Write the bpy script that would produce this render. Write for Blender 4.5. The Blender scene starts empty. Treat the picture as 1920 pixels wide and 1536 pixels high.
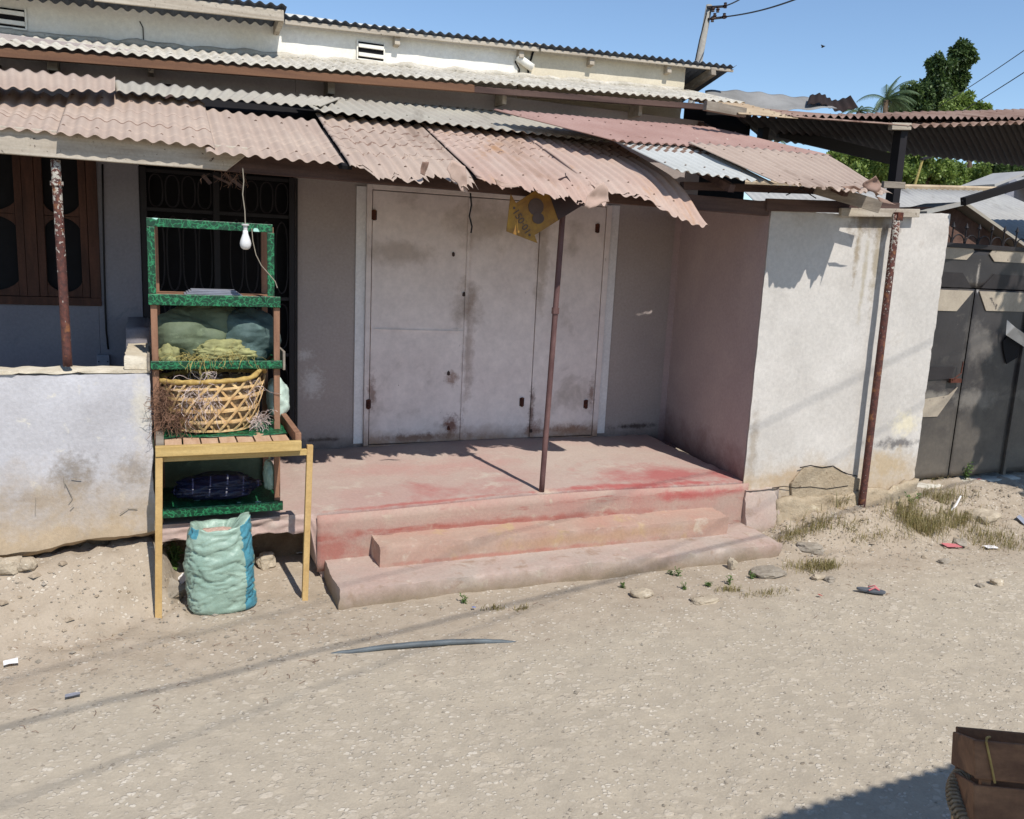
import bpy, bmesh, math, random
import numpy as np
from mathutils import Vector, Matrix, noise
R = math.radians
random.seed(7)
C = bpy.context.scene.collection

# ------------------------------------------------------------------ camera, sky, sun
CAMP = np.array([0.0, -5.0, 2.05]); FPX = 1580.0; PITCH, ROLL, YAW = R(10.6), R(2.8), R(23.0)
_fw = np.array([math.sin(YAW)*math.cos(PITCH), math.cos(YAW)*math.cos(PITCH), -math.sin(PITCH)])
_r0 = np.array([math.cos(YAW), -math.sin(YAW), 0.0]); _u0 = np.cross(_r0, _fw)
_rt = math.cos(ROLL)*_r0+math.sin(ROLL)*_u0; _up = -math.sin(ROLL)*_r0+math.cos(ROLL)*_u0
cam = bpy.data.cameras.new('camera'); camo = bpy.data.objects.new('camera', cam); C.objects.link(camo)
cam.sensor_fit = 'HORIZONTAL'; cam.sensor_width = 36; cam.lens = FPX/1920*36
cam.clip_end = 3000; cam.clip_start = 0.05
mw = Matrix.Identity(4)
for i in range(3):
    mw[i][0] = _rt[i]; mw[i][1] = _up[i]; mw[i][2] = -_fw[i]; mw[i][3] = CAMP[i]
camo.matrix_world = mw
bpy.context.scene.camera = camo

SUN = Vector((0.17, -1.0, 1.33)).normalized()
w = bpy.data.worlds.new("World"); bpy.context.scene.world = w; w.use_nodes = True
nt = w.node_tree; bg = nt.nodes['Background']; sky = nt.nodes.new('ShaderNodeTexSky')
sky.sky_type = 'NISHITA'; sky.sun_disc = False
sky.sun_elevation = math.asin(SUN.z); sky.sun_rotation = math.atan2(SUN.x, SUN.y)
sky.air_density = 1.0; sky.dust_density = 0.0; sky.ozone_density = 4.0; sky.altitude = 0
nt.links.new(sky.outputs[0], bg.inputs[0]); bg.inputs[1].default_value = 0.12
sl = bpy.data.lights.new('sun', 'SUN'); sl.energy = 3.9; sl.angle = R(0.5); sl.color = (1, 0.96, 0.90)
so = bpy.data.objects.new('sun', sl); C.objects.link(so); so.rotation_euler = SUN.to_track_quat('Z', 'Y').to_euler()
so.location = (2, -8, 10)
vs = bpy.context.scene.view_settings
vs.view_transform = 'Standard'; vs.look = 'None'; vs.gamma = 1; vs.exposure = 0.35; vs.use_curve_mapping = False

# ------------------------------------------------------------------ measuring helpers: where a sight line meets a real plane of the place
def ray(x, y): return _fw+_rt*(x-960)/FPX-_up*(y-768)/FPX
def atY(x, y, Y): r = ray(x, y); return Vector(CAMP+r*(Y-CAMP[1])/r[1])
def atZ(x, y, Z): r = ray(x, y); return Vector(CAMP+r*(Z-CAMP[2])/r[2])
def atS(x, y, z0, s):        # plane z = z0 + s*Y
    r = ray(x, y); t = (z0+s*CAMP[1]-CAMP[2])/(r[2]-s*r[1]); return Vector(CAMP+r*t)

# ------------------------------------------------------------------ materials
def S(r, g, b):
    f = lambda c: (c/255/12.92) if c/255 <= .04045 else ((c/255+.055)/1.055)**2.4
    return (f(r), f(g), f(b), 1)
def mk(name):
    m = bpy.data.materials.new(name); m.use_nodes = True; t = m.node_tree
    return m, t, t.nodes['Principled BSDF']
def N(t, typ, **k):
    n = t.nodes.new('ShaderNode'+typ)
    for a, b in k.items(): setattr(n, a, b)
    return n
def noi(t, co, scale, detail=4, rough=.6, dist=0):
    n = N(t, 'TexNoise'); n.inputs['Scale'].default_value = scale; n.inputs['Detail'].default_value = detail
    n.inputs['Roughness'].default_value = rough; n.inputs['Distortion'].default_value = dist
    t.links.new(co, n.inputs['Vector']); return n.outputs['Fac']
def rmp(t, fac, a, b, lo=0., hi=1.):
    n = N(t, 'MapRange'); n.clamp = True
    for k, v in (('From Min', a), ('From Max', b), ('To Min', lo), ('To Max', hi)): n.inputs[k].default_value = v
    t.links.new(fac, n.inputs['Value']); return n.outputs['Result']
def mixc(t, fac, a, b):
    n = N(t, 'Mix'); n.data_type = 'RGBA'
    for sock, v in ((n.inputs[0], fac), (n.inputs[6], a), (n.inputs[7], b)):
        if isinstance(v, (tuple, float, int)): sock.default_value = v
        else: t.links.new(v, sock)
    return n.outputs[2]
def mth(t, op, a, b=0.0):
    n = N(t, 'Math'); n.operation = op
    for i, v in enumerate((a, b)):
        if isinstance(v, (float, int)): n.inputs[i].default_value = v
        else: t.links.new(v, n.inputs[i])
    return n.outputs[0]
def coords(t, sc=(1, 1, 1), rot=(0, 0, 0), obj=False):
    if obj: o = N(t, 'TexCoord').outputs['Object']
    else: o = N(t, 'NewGeometry').outputs['Position']
    if sc == (1, 1, 1) and rot == (0, 0, 0): return o
    m = N(t, 'Mapping'); m.inputs['Scale'].default_value = sc; m.inputs['Rotation'].default_value = rot
    t.links.new(o, m.inputs[0]); return m.outputs[0]
def bump(t, bs, h, st, dist=.01):
    n = N(t, 'Bump'); n.inputs['Strength'].default_value = st; n.inputs['Distance'].default_value = dist
    t.links.new(h, n.inputs['Height']); t.links.new(n.outputs[0], bs.inputs['Normal'])
def MAT(name, c1, c2, scale=3, rough=.85, bst=.4, bscale=60, bdist=.004, spots=(), stretch=(1, 1, 1), fine=.12, metal=0, zb=None, spec=.3, lo=.35, hi=.65, sm=()):
    """two tones blended by noise, fine grain, spots (col, scale, threshold, width, stretch), and a worn band by height zb=(z0,z1,col)"""
    m, t, bs = mk(name); co = coords(t, stretch)
    col = mixc(t, rmp(t, noi(t, co, scale, 5, .6, .3), lo, hi), c1, c2)
    g = noi(t, coords(t), bscale, 5, .7)
    for c, sc, th, wd, st in spots:
        col = mixc(t, rmp(t, noi(t, coords(t, st), sc, 6, .65, .4), th, th+wd), col, c)
    for cpos, rad, c, st_, ns in sm:      # stains with a place and shape of their own
        mp = N(t, 'Mapping'); mp.inputs['Location'].default_value = tuple(-a/b for a, b in zip(cpos, rad)); mp.inputs['Scale'].default_value = tuple(1/b for b in rad); t.links.new(coords(t), mp.inputs[0])
        ln = N(t, 'VectorMath'); ln.operation = 'LENGTH'; t.links.new(mp.outputs[0], ln.inputs[0])
        dd = mth(t, 'ADD', ln.outputs['Value'], mth(t, 'MULTIPLY', mth(t, 'SUBTRACT', noi(t, coords(t), ns, 6, .7), .5), 2.6))
        col = mixc(t, rmp(t, dd, .25, 1.0, st_, 0), col, c)
    if zb:
        z0, z1, c = zb; sx = N(t, 'SeparateXYZ'); t.links.new(coords(t), sx.inputs[0])
        zz = mth(t, 'ADD', sx.outputs[2], mth(t, 'MULTIPLY', mth(t, 'SUBTRACT', noi(t, coords(t), 5, 6, .7), .5), (z1-z0)*1.6))
        col = mixc(t, rmp(t, zz, z0, z1, 1, 0), col, c)
    f = rmp(t, g, .3, .7, 1-fine, 1+fine*.6)
    mm = N(t, 'VectorMath'); mm.operation = 'SCALE'; t.links.new(col, mm.inputs[0]); t.links.new(f, mm.inputs['Scale'])
    t.links.new(mm.outputs[0], bs.inputs['Base Color'])
    bs.inputs['Roughness'].default_value = rough; bs.inputs['Metallic'].default_value = metal
    bs.inputs['Specular IOR Level'].default_value = spec
    if bst: bump(t, bs, g, bst, bdist)
    return m
A1 = (1, 1, 1)
M = {}
RUST = S(105, 60, 40)
M['plaster_white'] = MAT('plaster_white', S(200, 194, 186), S(186, 180, 172), 1.6, .9, .35, 40, .006,
    spots=((S(165, 150, 130), 2.2, .62, .25, A1), (S(120, 110, 98), 9, .72, .06, (5, 5, .35))), zb=(.22, .62, S(180, 158, 128)),
    sm=(((5.0, 0, 2.40), (.30, .3, .13), S(112, 96, 78), .85, 8), ((4.88, 0, 2.2), (.035, .3, .34), S(140, 124, 98), .75, 10), ((5.08, 0, 2.15), (.05, .3, .45), S(150, 136, 110), .7, 10), ((4.98, 0, 2.0), (.03, .3, .5), S(162, 150, 126), .6, 9), ((5.55, 0, .66), (.30, .3, .055), S(104, 100, 98), .9, 14),
        ((5.62, 0, .82), (.18, .3, .12), S(214, 204, 178), .9, 18), ((5.45, 0, .50), (.32, .3, .14), S(180, 158, 124), .8, 8), ((4.10, 0, .6), (.05, .3, .5), S(150, 136, 118), .6, 16), ((4.5, 0, .42), (.5, .3, .10), S(172, 148, 118), .8, 9)))
M['plaster_parapet'] = MAT('plaster_parapet', S(190, 188, 190), S(176, 173, 174), 2.2, .9, .5, 45, .006,
    spots=((S(212, 205, 190), 7, .6, .1, A1), (S(100, 95, 90), 16, .74, .02, A1), (S(120, 112, 105), 28, .73, .03, (1, 1, .6))), zb=(.40, .84, S(166, 147, 122)), sm=(((-.45, 0, .74), (.14, .3, .16), S(118, 112, 106), .75, 20), ((-.15, 0, .75), (.12, .3, .12), S(130, 122, 114), .7, 24), ((-.10, 0, 1.1), (.06, .3, .25), S(208, 200, 182), .7, 12), ((-.62, 0, .62), (.25, .3, .08), S(140, 124, 104), .6, 12)))
M['plaster_cap'] = MAT('plaster_cap', S(214, 204, 184), S(190, 176, 152), 6, .95, .7, 40, .01)
M['plaster_room'] = MAT('plaster_room', S(170, 158, 152), S(156, 145, 141), 1.2, .9, .25, 50, .004,
    spots=((S(205, 198, 190), 14, .72, .02, (1, 1, .7)), (S(90, 80, 74), 26, .74, .03, A1)), zb=(.42, .6, S(108, 94, 88)), sm=(((1.08, 1.5, .98), (.10, .5, .14), S(206, 200, 196), .8, 34), ((1.02, 1.5, 1.2), (.08, .5, .05), S(206, 200, 196), .8, 40), ((1.15, 1.5, .53), (.22, .5, .02), S(60, 48, 44), .9, 22), ((4.0, 1.5, .54), (.3, .5, .03), S(54, 42, 40), .9, 16), ((2.3, 1.5, .47), (1.2, .5, .02), S(70, 52, 44), .7, 14)))
M['plaster_blue'] = MAT('plaster_blue', S(136, 132, 136), S(124, 120, 126), 1.5, .9, .25, 50, .004,
    spots=((S(205, 205, 205), 9, .72, .015, A1), (S(110, 110, 118), 5, .66, .1, A1)))
M['plaster_band'] = MAT('plaster_band', S(232, 228, 226), S(218, 214, 212), 4, .85, .3, 50, .004, spots=((S(120, 90, 75), 22, .72, .03, A1),))
M['plaster_mauve'] = MAT('plaster_mauve', S(182, 163, 159), S(170, 151, 149), 1.4, .9, .25, 50, .004, zb=(.44, .7, S(128, 100, 96)))
M['upper_wall'] = MAT('upper_wall', S(236, 233, 224), S(226, 221, 208), 2.5, .92, .5, 30, .008,
    spots=((S(150, 146, 138), 3.2, .68, .03, A1), (S(168, 152, 128), 5.5, .70, .04, A1)))
M['upper_cream'] = MAT('upper_cream', S(212, 202, 180), S(198, 187, 164), 2, .92, .35, 40, .006, spots=((S(150, 138, 118), 9, .68, .08, (3, 3, .5)),))
M['soil_wall'] = MAT('soil_wall', S(128, 108, 86), S(96, 78, 60), 7, .98, 1, 30, .02)
M['soil_tan'] = MAT('soil_tan', S(176, 160, 136), S(158, 141, 117), 6, .97, .9, 30, .015, spots=((S(120, 100, 78), 16, .62, .08, A1), (S(190, 176, 150), 9, .62, .08, A1)))
M['clod'] = MAT('clod_earth', S(166, 151, 131), S(146, 130, 110), 9, .97, .6, 45, .006)
M['mortar'] = MAT('mortar', S(205, 198, 184), S(176, 168, 152), 8, .95, .9, 28, .015, spots=((S(140, 130, 112), 14, .62, .1, A1),))
M['red_floor'] = MAT('red_floor', S(178, 160, 148), S(174, 146, 136), 1.5, .75, .25, 60, .003,
    spots=((S(166, 104, 98), 1.1, .60, .18, A1), (S(186, 172, 158), 5, .56, .16, A1), (S(150, 126, 112), 30, .72, .05, A1)), sm=(((3.65, .25, .45), (.75, .32, .5), S(166, 84, 82), .8, 3), ((3.2, .04, .45), (1.0, .07, .5), S(170, 84, 80), .8, 6), ((1.6, .03, .43), (.9, .04, .5), S(168, 92, 84), .7, 8), ((1.9, .8, .45), (.8, .25, .5), S(178, 132, 124), .5, 4), ((2.42, .02, .45), (.08, .08, .2), S(200, 180, 160), .9, 16)))
M['red_edge'] = MAT('red_edge', S(166, 128, 116), S(166, 142, 128), 3, .8, .4, 50, .005,
    spots=((S(152, 92, 82), 3.3, .57, .10, (.5, 1, 3)), (S(172, 152, 134), 9, .60, .08, A1)), sm=(((1.0, 0, .18), (.22, .3, .13), S(152, 88, 78), .75, 6), ((2.0, 0, .27), (1.6, .3, .035), S(152, 84, 72), .65, 7), ((3.6, 0, .36), (.5, .3, .05), S(164, 84, 80), .8, 6), ((1.6, 0, .36), (.7, .3, .06), S(172, 150, 134), .6, 6)))
M['step_upper'] = MAT('step_upper', S(170, 146, 130), S(172, 136, 120), 3, .8, .35, 50, .005,
    spots=((S(176, 150, 118), 4, .56, .12, A1), (S(186, 170, 152), 7, .6, .1, A1)), sm=(((2.6, -.23, .18), (1.1, .03, .05), S(166, 134, 104), .6, 5), ((2.0, -.23, .13), (1.2, .03, .02), S(166, 104, 90), .6, 8)))
M['step_lower'] = MAT('step_lower', S(172, 158, 146), S(172, 148, 136), 2.2, .85, .4, 50, .006,
    spots=((S(150, 126, 108), 5, .56, .12, A1), (S(188, 176, 160), 8, .6, .1, A1)), zb=(.0, .105, S(136, 120, 100)))
M['door_paint'] = MAT('door_paint', S(232, 220, 214), S(218, 205, 200), 2.2, .55, .15, 14, .004,
    spots=((S(160, 146, 134), 2.2, .56, .25, A1), (RUST, 5.5, .74, .04, (1, 1, .6)), (S(84, 50, 36), 40, .72, .03, (1, 1, .4))), zb=(.46, .62, S(158, 126, 104)), spec=.4,
    sm=(((2.30, 1.47, 1.60), (.16, .5, .24), S(138, 116, 98), .6, 6), ((2.33, 1.47, 1.25), (.06, .5, .6), S(132, 106, 88), .5, 9), ((2.22, 1.47, .62), (.10, .5, .12), S(104, 54, 34), .9, 14), ((1.95, 1.47, .52), (.5, .5, .045), S(84, 44, 28), .9, 18),
        ((2.95, 1.47, .56), (.10, .5, .10), S(110, 60, 38), .8, 16), ((3.3, 1.47, .54), (.35, .5, .05), S(92, 50, 34), .9, 18), ((2.20, 1.47, 1.02), (.07, .5, .08), S(120, 76, 50), .7, 16), ((2.6, 1.47, 2.25), (.5, .5, .2), S(164, 146, 128), .6, 4),
        ((1.75, 1.47, 2.0), (.3, .5, .10), S(170, 152, 138), .6, 5), ((2.95, 1.47, 1.95), (.07, .5, .5), S(166, 148, 132), .6, 8), ((2.93, 1.47, .72), (.03, .5, .25), S(90, 52, 38), .8, 20), ((3.5, 1.47, .85), (.04, .5, .16), S(110, 70, 50), .7, 18), ((1.54, 1.47, .9), (.04, .5, .2), S(110, 70, 50), .7, 18)))
M['rusty'] = MAT('rusty', S(96, 52, 38), S(62, 36, 30), 18, .85, .6, 90, .002, spots=((S(150, 96, 58), 30, .6, .1, A1),))
def polemat(name, za, zb_):
    m, t, bs = mk(name); co = coords(t)
    col = mixc(t, rmp(t, noi(t, co, 45, 5, .7), .4, .6), S(98, 56, 46), S(66, 40, 36))
    sx = N(t, 'SeparateXYZ'); t.links.new(co, sx.inputs[0])
    hgt = rmp(t, sx.outputs[2], za, zb_, .0, .34)
    f = rmp(t, mth(t, 'ADD', noi(t, co, 60, 4, .6), mth(t, 'SUBTRACT', hgt, .17)), .5, .53)
    col = mixc(t, f, col, S(176, 170, 158))
    col = mixc(t, rmp(t, noi(t, co, 14, 3), .6, .7), col, S(132, 86, 52))
    t.links.new(col, bs.inputs['Base Color']); bs.inputs['Roughness'].default_value = .8
    bump(t, bs, noi(t, co, 120, 3), .5, .002); return m
M['pole_paint'] = polemat('pole_paint', 1.75, 2.75)
M['pole_right'] = polemat('pole_right', 1.5, 3.3)
M['pole_brown'] = MAT('pole_brown', S(112, 84, 80), S(84, 58, 56), 14, .7, .4, 90, .002, stretch=(1, 1, .3), spots=((S(150, 130, 118), 30, .68, .05, A1),))
def roofmat(name, c1, c2, c3, sp=.64):
    return MAT(name, c1, c2, 2.4, .72, .2, 60, .002, spots=((c3, 4.5, sp, .12, (1, .35, .35)), (S(70, 52, 42), 30, .72, .03, A1), (tuple(x*.62 for x in c3[:3])+(1,), 2.1, .60, .14, (1, .25, .25)), (S(196, 182, 166), 12, .66, .12, (1, .3, .3))), fine=.08)
M['sheet_pink'] = roofmat('sheet_pink', S(176, 157, 141), S(166, 146, 131), S(150, 124, 106))
M['sheet_pink2'] = roofmat('sheet_pink_worn', S(180, 158, 143), S(172, 145, 130), S(168, 130, 98), .60)
M['sheet_grey'] = roofmat('sheet_grey', S(170, 164, 150), S(158, 150, 138), S(140, 130, 116))
M['sheet_white'] = roofmat('sheet_white', S(186, 186, 180), S(172, 172, 166), S(150, 146, 136))
M['sheet_red'] = roofmat('sheet_red', S(160, 130, 120), S(148, 116, 106), S(130, 98, 86))
M['sheet_blue'] = roofmat('sheet_blue_grey', S(86, 92, 102), S(70, 74, 82), S(60, 56, 56))
M['sheet_rust'] = roofmat('sheet_rust', S(150, 126, 112), S(134, 106, 92), S(104, 76, 62), .55)
M['sheet_cream'] = roofmat('sheet_cream', S(182, 164, 136), S(160, 138, 112), S(120, 88, 66), .6)
M['sheet_darkrust_shade'] = MAT('dark_rust_and_shade', S(40, 29, 26), S(28, 21, 20), 3, .9, .2, 60, .002, spots=((S(56, 36, 30), 5, .6, .1, A1),))  # dark rust, near-black so it also carries the canopy underside's shade
M['sheet_far'] = roofmat('sheet_far_grey', S(168, 166, 160), S(156, 154, 150), S(136, 132, 124))
def wood(name, c1, c2, st=(1, 1, 1), sc=10, spots=(), rough=.8):
    return MAT(name, c1, c2, sc, rough, .4, 70, .002, stretch=st, spots=spots, fine=.14)
SPX = (.12, 1, 1); SPZ = (1, 1, .1)
M['wood_grey'] = wood('weathered_fascia_wood', S(184, 174, 158), S(156, 144, 128), (.15, 1.5, 2.5), 12, ((S(70, 58, 48), 34, .63, .05, (1, 1, 1)), (S(80, 66, 54), 14, .68, .04, A1), (S(96, 70, 52), 5.5, .72, .03, (1, 1, 1.4))))
M['wood_dark'] = wood('dark_beam_wood', S(92, 72, 64), S(64, 48, 44), (.15, 1, 2), 10)
M['wood_orange'] = wood('orange_brown_batten', S(122, 88, 64), S(102, 72, 54), (.15, 1, 2), 10)
M['wood_new'] = wood('yellow_pine', S(196, 164, 110), S(176, 142, 90), (.3, 1, .3), 22, ((S(120, 84, 50), 12, .73, .03, A1),), .7)
M['wood_new_x'] = wood('yellow_pine_beam', S(196, 168, 112), S(174, 144, 88), (.2, 1, 3), 14, ((S(110, 76, 44), 9, .73, .03, A1),), .7)
M['wood_slat'] = wood('slat_wood', S(196, 164, 134), S(178, 142, 112), (2, .2, 1), 14)
M['wood_post'] = wood('stand_post_wood', S(150, 112, 88), S(124, 90, 70), (2, 2, .2), 12)
M['wood_window'] = wood('window_wood', S(88, 58, 46), S(66, 44, 36), (2, 2, .3), 10)
M['wood_crate'] = wood('old_crate_wood', S(146, 106, 76), S(104, 72, 52), (.5, .5, 2), 9, ((S(46, 34, 28), 5, .6, .12, A1), (S(170, 150, 130), 30, .70, .05, A1)))
M['wood_old'] = wood('old_grey_board', S(150, 140, 126), S(118, 108, 96), (.3, 1, 2), 14)
def plain(name, c, rough=.6, metal=0, trans=0, bst=0): 
    m = MAT(name, c, tuple(x*.8 for x in c[:3])+(1,), 12, rough, bst, 80, .002, metal=metal, fine=.05)
    return m
M['crease'] = plain('shaded_dirty_crease', S(128, 104, 90), .9)  # darker tone paints groove shadow lines as well as dirt
M['sheet_zinc'] = roofmat('sheet_zinc', S(140, 138, 134), S(118, 116, 112), S(100, 92, 84))
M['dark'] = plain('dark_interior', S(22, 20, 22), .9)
M['netting'] = plain('dark_window_netting', S(30, 28, 30), .9)
M['iron'] = plain('black_iron', S(34, 30, 32), .6, 0)
M['iron_brown'] = plain('brown_iron', S(62, 46, 42), .6)
M['cable'] = plain('cable_rubber', S(24, 22, 22), .6)
M['cable_white'] = plain('thin_pale_cable', S(150, 140, 124), .6)
M['bulbglass'] = plain('bulb_opal', S(226, 224, 222), .25)
M['white_plastic'] = plain('white_plastic', S(205, 203, 200), .4)
M['greybox'] = plain('grey_box_plastic', S(140, 142, 152), .5)
M['paper'] = plain('white_paper', S(232, 228, 226), .8)
M['pinkpaper'] = plain('pink_card', S(206, 120, 122), .7)
M['bluecap'] = plain('blue_plastic', S(70, 120, 205), .4)
M['redbit'] = plain('red_plastic', S(176, 60, 58), .5)
M['rubber'] = plain('grey_rubber', S(92, 96, 102), .7)
M['pipe'] = MAT('grey_pipe', S(96, 104, 108), S(80, 84, 86), 6, .55, .3, 60, .003, spots=((S(150, 142, 130), 8, .6, .1, A1),))
M['stone'] = MAT('pale_stone', S(186, 172, 150), S(158, 144, 124), 9, .95, .8, 45, .01, spots=((S(116, 100, 82), 22, .62, .08, A1), (S(208, 198, 180), 13, .62, .08, A1)))
M['stone_grey'] = MAT('grey_stone', S(160, 150, 136), S(136, 126, 112), 9, .95, .8, 45, .01, spots=((S(100, 90, 80), 22, .62, .08, A1),))
M['bluebag'] = plain('dark_blue_plastic', S(30, 34, 58), .35)
M['cream_paint'] = MAT('cream_gate_paint', S(172, 160, 142), S(156, 144, 128), 6, .7, .2, 60, .002, spots=((S(90, 84, 78), 12, .64, .06, A1),))
M['gate_black'] = MAT('black_gate_paint', S(60, 56, 55), S(46, 42, 42), 2.2, .45, .25, 30, .004,
    spots=((S(104, 98, 90), 2.4, .58, .16, (1, 1, 1.6)), (S(150, 142, 132), 40, .74, .03, (1, 1, .3))), zb=(.05, 1.25, S(100, 93, 84)), spec=.5, sm=(((6.72, .3, 1.45), (.22, .3, .22), S(110, 104, 98), .7, 6), ((6.75, .3, .95), (.4, .3, .12), S(126, 120, 112), .7, 7), ((6.2, .3, .98), (.4, .3, .05), S(134, 128, 118), .8, 9), ((6.3, .3, 1.2), (.3, .3, .12), S(40, 37, 37), .7, 6), ((6.58, .3, 2.05), (.02, .3, .14), S(160, 152, 142), .8, 30)))
M['gate_dark'] = MAT('dark_gate_paint', S(52, 48, 48), S(42, 38, 38), 4, .55, .2, 40, .003)
M['bright_metal'] = plain('torn_bright_metal', S(214, 212, 208), .35, .2)
M['brick'] = MAT('far_brick', S(110, 84, 72), S(84, 62, 54), 9, .9, .5, 30, .01)
M['sign_yellow'] = MAT('sign_yellow', S(164, 124, 44), S(120, 84, 44), 7, .5, .15, 60, .002, spots=((S(92, 64, 42), 9, .58, .12, A1),))
M['sign_brown'] = MAT('sign_dark_panel', S(66, 46, 44), S(48, 36, 38), 8, .5, .1, 60, .002)
M['sign_ink'] = plain('sign_ink', S(88, 72, 66), .6)
M['concrete_pole'] = plain('concrete_pole', S(150, 146, 138), .8)
M['straw'] = MAT('straw', S(176, 160, 96), S(140, 124, 74), 30, .9, 0, 80)
M['twine'] = MAT('pale_twine', S(206, 190, 182), S(168, 146, 138), 40, .8, 0, 80)
M['husk'] = MAT('brown_husk', S(130, 98, 78), S(100, 74, 60), 40, .9, 0, 80)
M['cane'] = MAT('cane_strips', S(222, 190, 140), S(196, 156, 104), 14, .6, .2, 80, .002, spots=((S(150, 92, 54), 9, .60, .12, A1),))
M['lining'] = MAT('basket_lining', S(176, 148, 108), S(120, 96, 74), 16, .9, .5, 50, .004, spots=((S(60, 50, 46), 14, .58, .06, A1), (S(206, 194, 184), 22, .62, .06, A1), (S(170, 160, 70), 11, .68, .06, A1)))
M['cane_rim'] = MAT('cane_rim_yellow', S(188, 158, 92), S(150, 120, 66), 26, .7, .3, 80, .002, spots=((S(200, 190, 60), 18, .64, .1, A1),))
M['rope'] = MAT('grey_rope', S(170, 148, 120), S(130, 110, 86), 40, .9, .4, 90, .002)
def greenprint():
    m, t, bs = mk('green_grass_print'); co = coords(t)
    wn = N(t, 'TexNoise'); wn.inputs['Scale'].default_value = 22; wn.inputs['Detail'].default_value = 2; t.links.new(co, wn.inputs['Vector'])
    add = N(t, 'VectorMath'); add.operation = 'MULTIPLY_ADD'; t.links.new(wn.outputs['Color'], add.inputs[0]); add.inputs[1].default_value = (.08, .08, .08); t.links.new(co, add.inputs[2])
    v = N(t, 'TexVoronoi'); v.feature = 'DISTANCE_TO_EDGE'; v.inputs['Scale'].default_value = 34; t.links.new(add.outputs[0], v.inputs['Vector'])
    l = rmp(t, v.outputs['Distance'], .02, .12, 1, 0)
    col = mixc(t, l, S(8, 58, 34), S(40, 122, 78))
    col = mixc(t, rmp(t, noi(t, co, 30, 2), .5, .62, 0, .7), col, S(6, 48, 28))
    v2 = N(t, 'TexVoronoi'); v2.inputs['Scale'].default_value = 9; t.links.new(co, v2.inputs['Vector'])
    fl = rmp(t, mth(t, 'ADD', v2.outputs['Distance'], mth(t, 'MULTIPLY', noi(t, co, 60, 1), .12)), .20, .22, 1, 0)
    pick = N(t, 'SeparateColor'); t.links.new(v2.outputs['Color'], pick.inputs[0])
    fl = mth(t, 'MULTIPLY', fl, rmp(t, pick.outputs[0], .60, .61))
    col = mixc(t, fl, col, S(168, 214, 200))
    t.links.new(col, bs.inputs['Base Color']); bs.inputs['Roughness'].default_value = .45; return m
M['green'] = greenprint()
def fabric(name, c1, c2, sheen=.45, sc=5):
    return MAT(name, c1, c2, sc, sheen, .6, 34, .006, stretch=(1, 1, .5), fine=.10, spots=((tuple(x*1.25 for x in c1[:3])+(1,), 9, .56, .1, (1, 1, 2)),))
M['sack_green'] = fabric('green_woven_plastic', S(148, 168, 152), S(130, 154, 139), .36)
M['sack_blue'] = fabric('blue_woven_stripe', S(80, 140, 152), S(66, 124, 140), .36)
M['bale_green'] = fabric('dark_green_sack', S(102, 112, 88), S(82, 92, 72), .7)
M['bale_teal'] = fabric('teal_sack', S(80, 98, 94), S(62, 80, 78), .7)
M['net_olive'] = fabric('olive_net_sack', S(150, 148, 100), S(118, 116, 78), .8, 14)
M['sack_white'] = fabric('white_sack', S(190, 206, 192), S(168, 186, 174))
M['grain'] = MAT('pale_grain', S(206, 176, 160), S(176, 146, 130), 60, .9, .8, 90, .006)
def leafmat(name, c1, c2, c3=None):
    m, t, bs = mk(name); g = N(t, 'NewGeometry')
    col = mixc(t, g.outputs['Random Per Island'], c1, c2)
    if c3: col = mixc(t, rmp(t, noi(t, coords(t), .6, 2), .5, .7), col, c3)
    t.links.new(col, bs.inputs['Base Color']); bs.inputs['Roughness'].default_value = .55
    tr = N(t, 'BsdfTranslucent'); t.links.new(col, tr.inputs[0]); mx = N(t, 'MixShader'); mx.inputs[0].default_value = .3
    t.links.new(bs.outputs[0], mx.inputs[1]); t.links.new(tr.outputs[0], mx.inputs[2])
    t.links.new(mx.outputs[0], t.nodes['Material Output'].inputs[0]); return m
M['leaf_dark'] = leafmat('leaf_dark', S(50, 72, 40), S(92, 112, 58))
M['leaf_mid'] = leafmat('leaf_mid', S(92, 116, 48), S(142, 158, 82))
M['leaf_palm'] = leafmat('leaf_palm', S(74, 96, 66), S(104, 124, 84))
M['leaf_weed'] = leafmat('leaf_weed', S(70, 98, 46), S(104, 128, 64))
M['grass_dry'] = leafmat('grass_dry', S(168, 150, 108), S(120, 116, 66))
M['bark'] = MAT('bark', S(110, 92, 74), S(80, 66, 54), 8, .95, .8, 30, .02)

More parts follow.
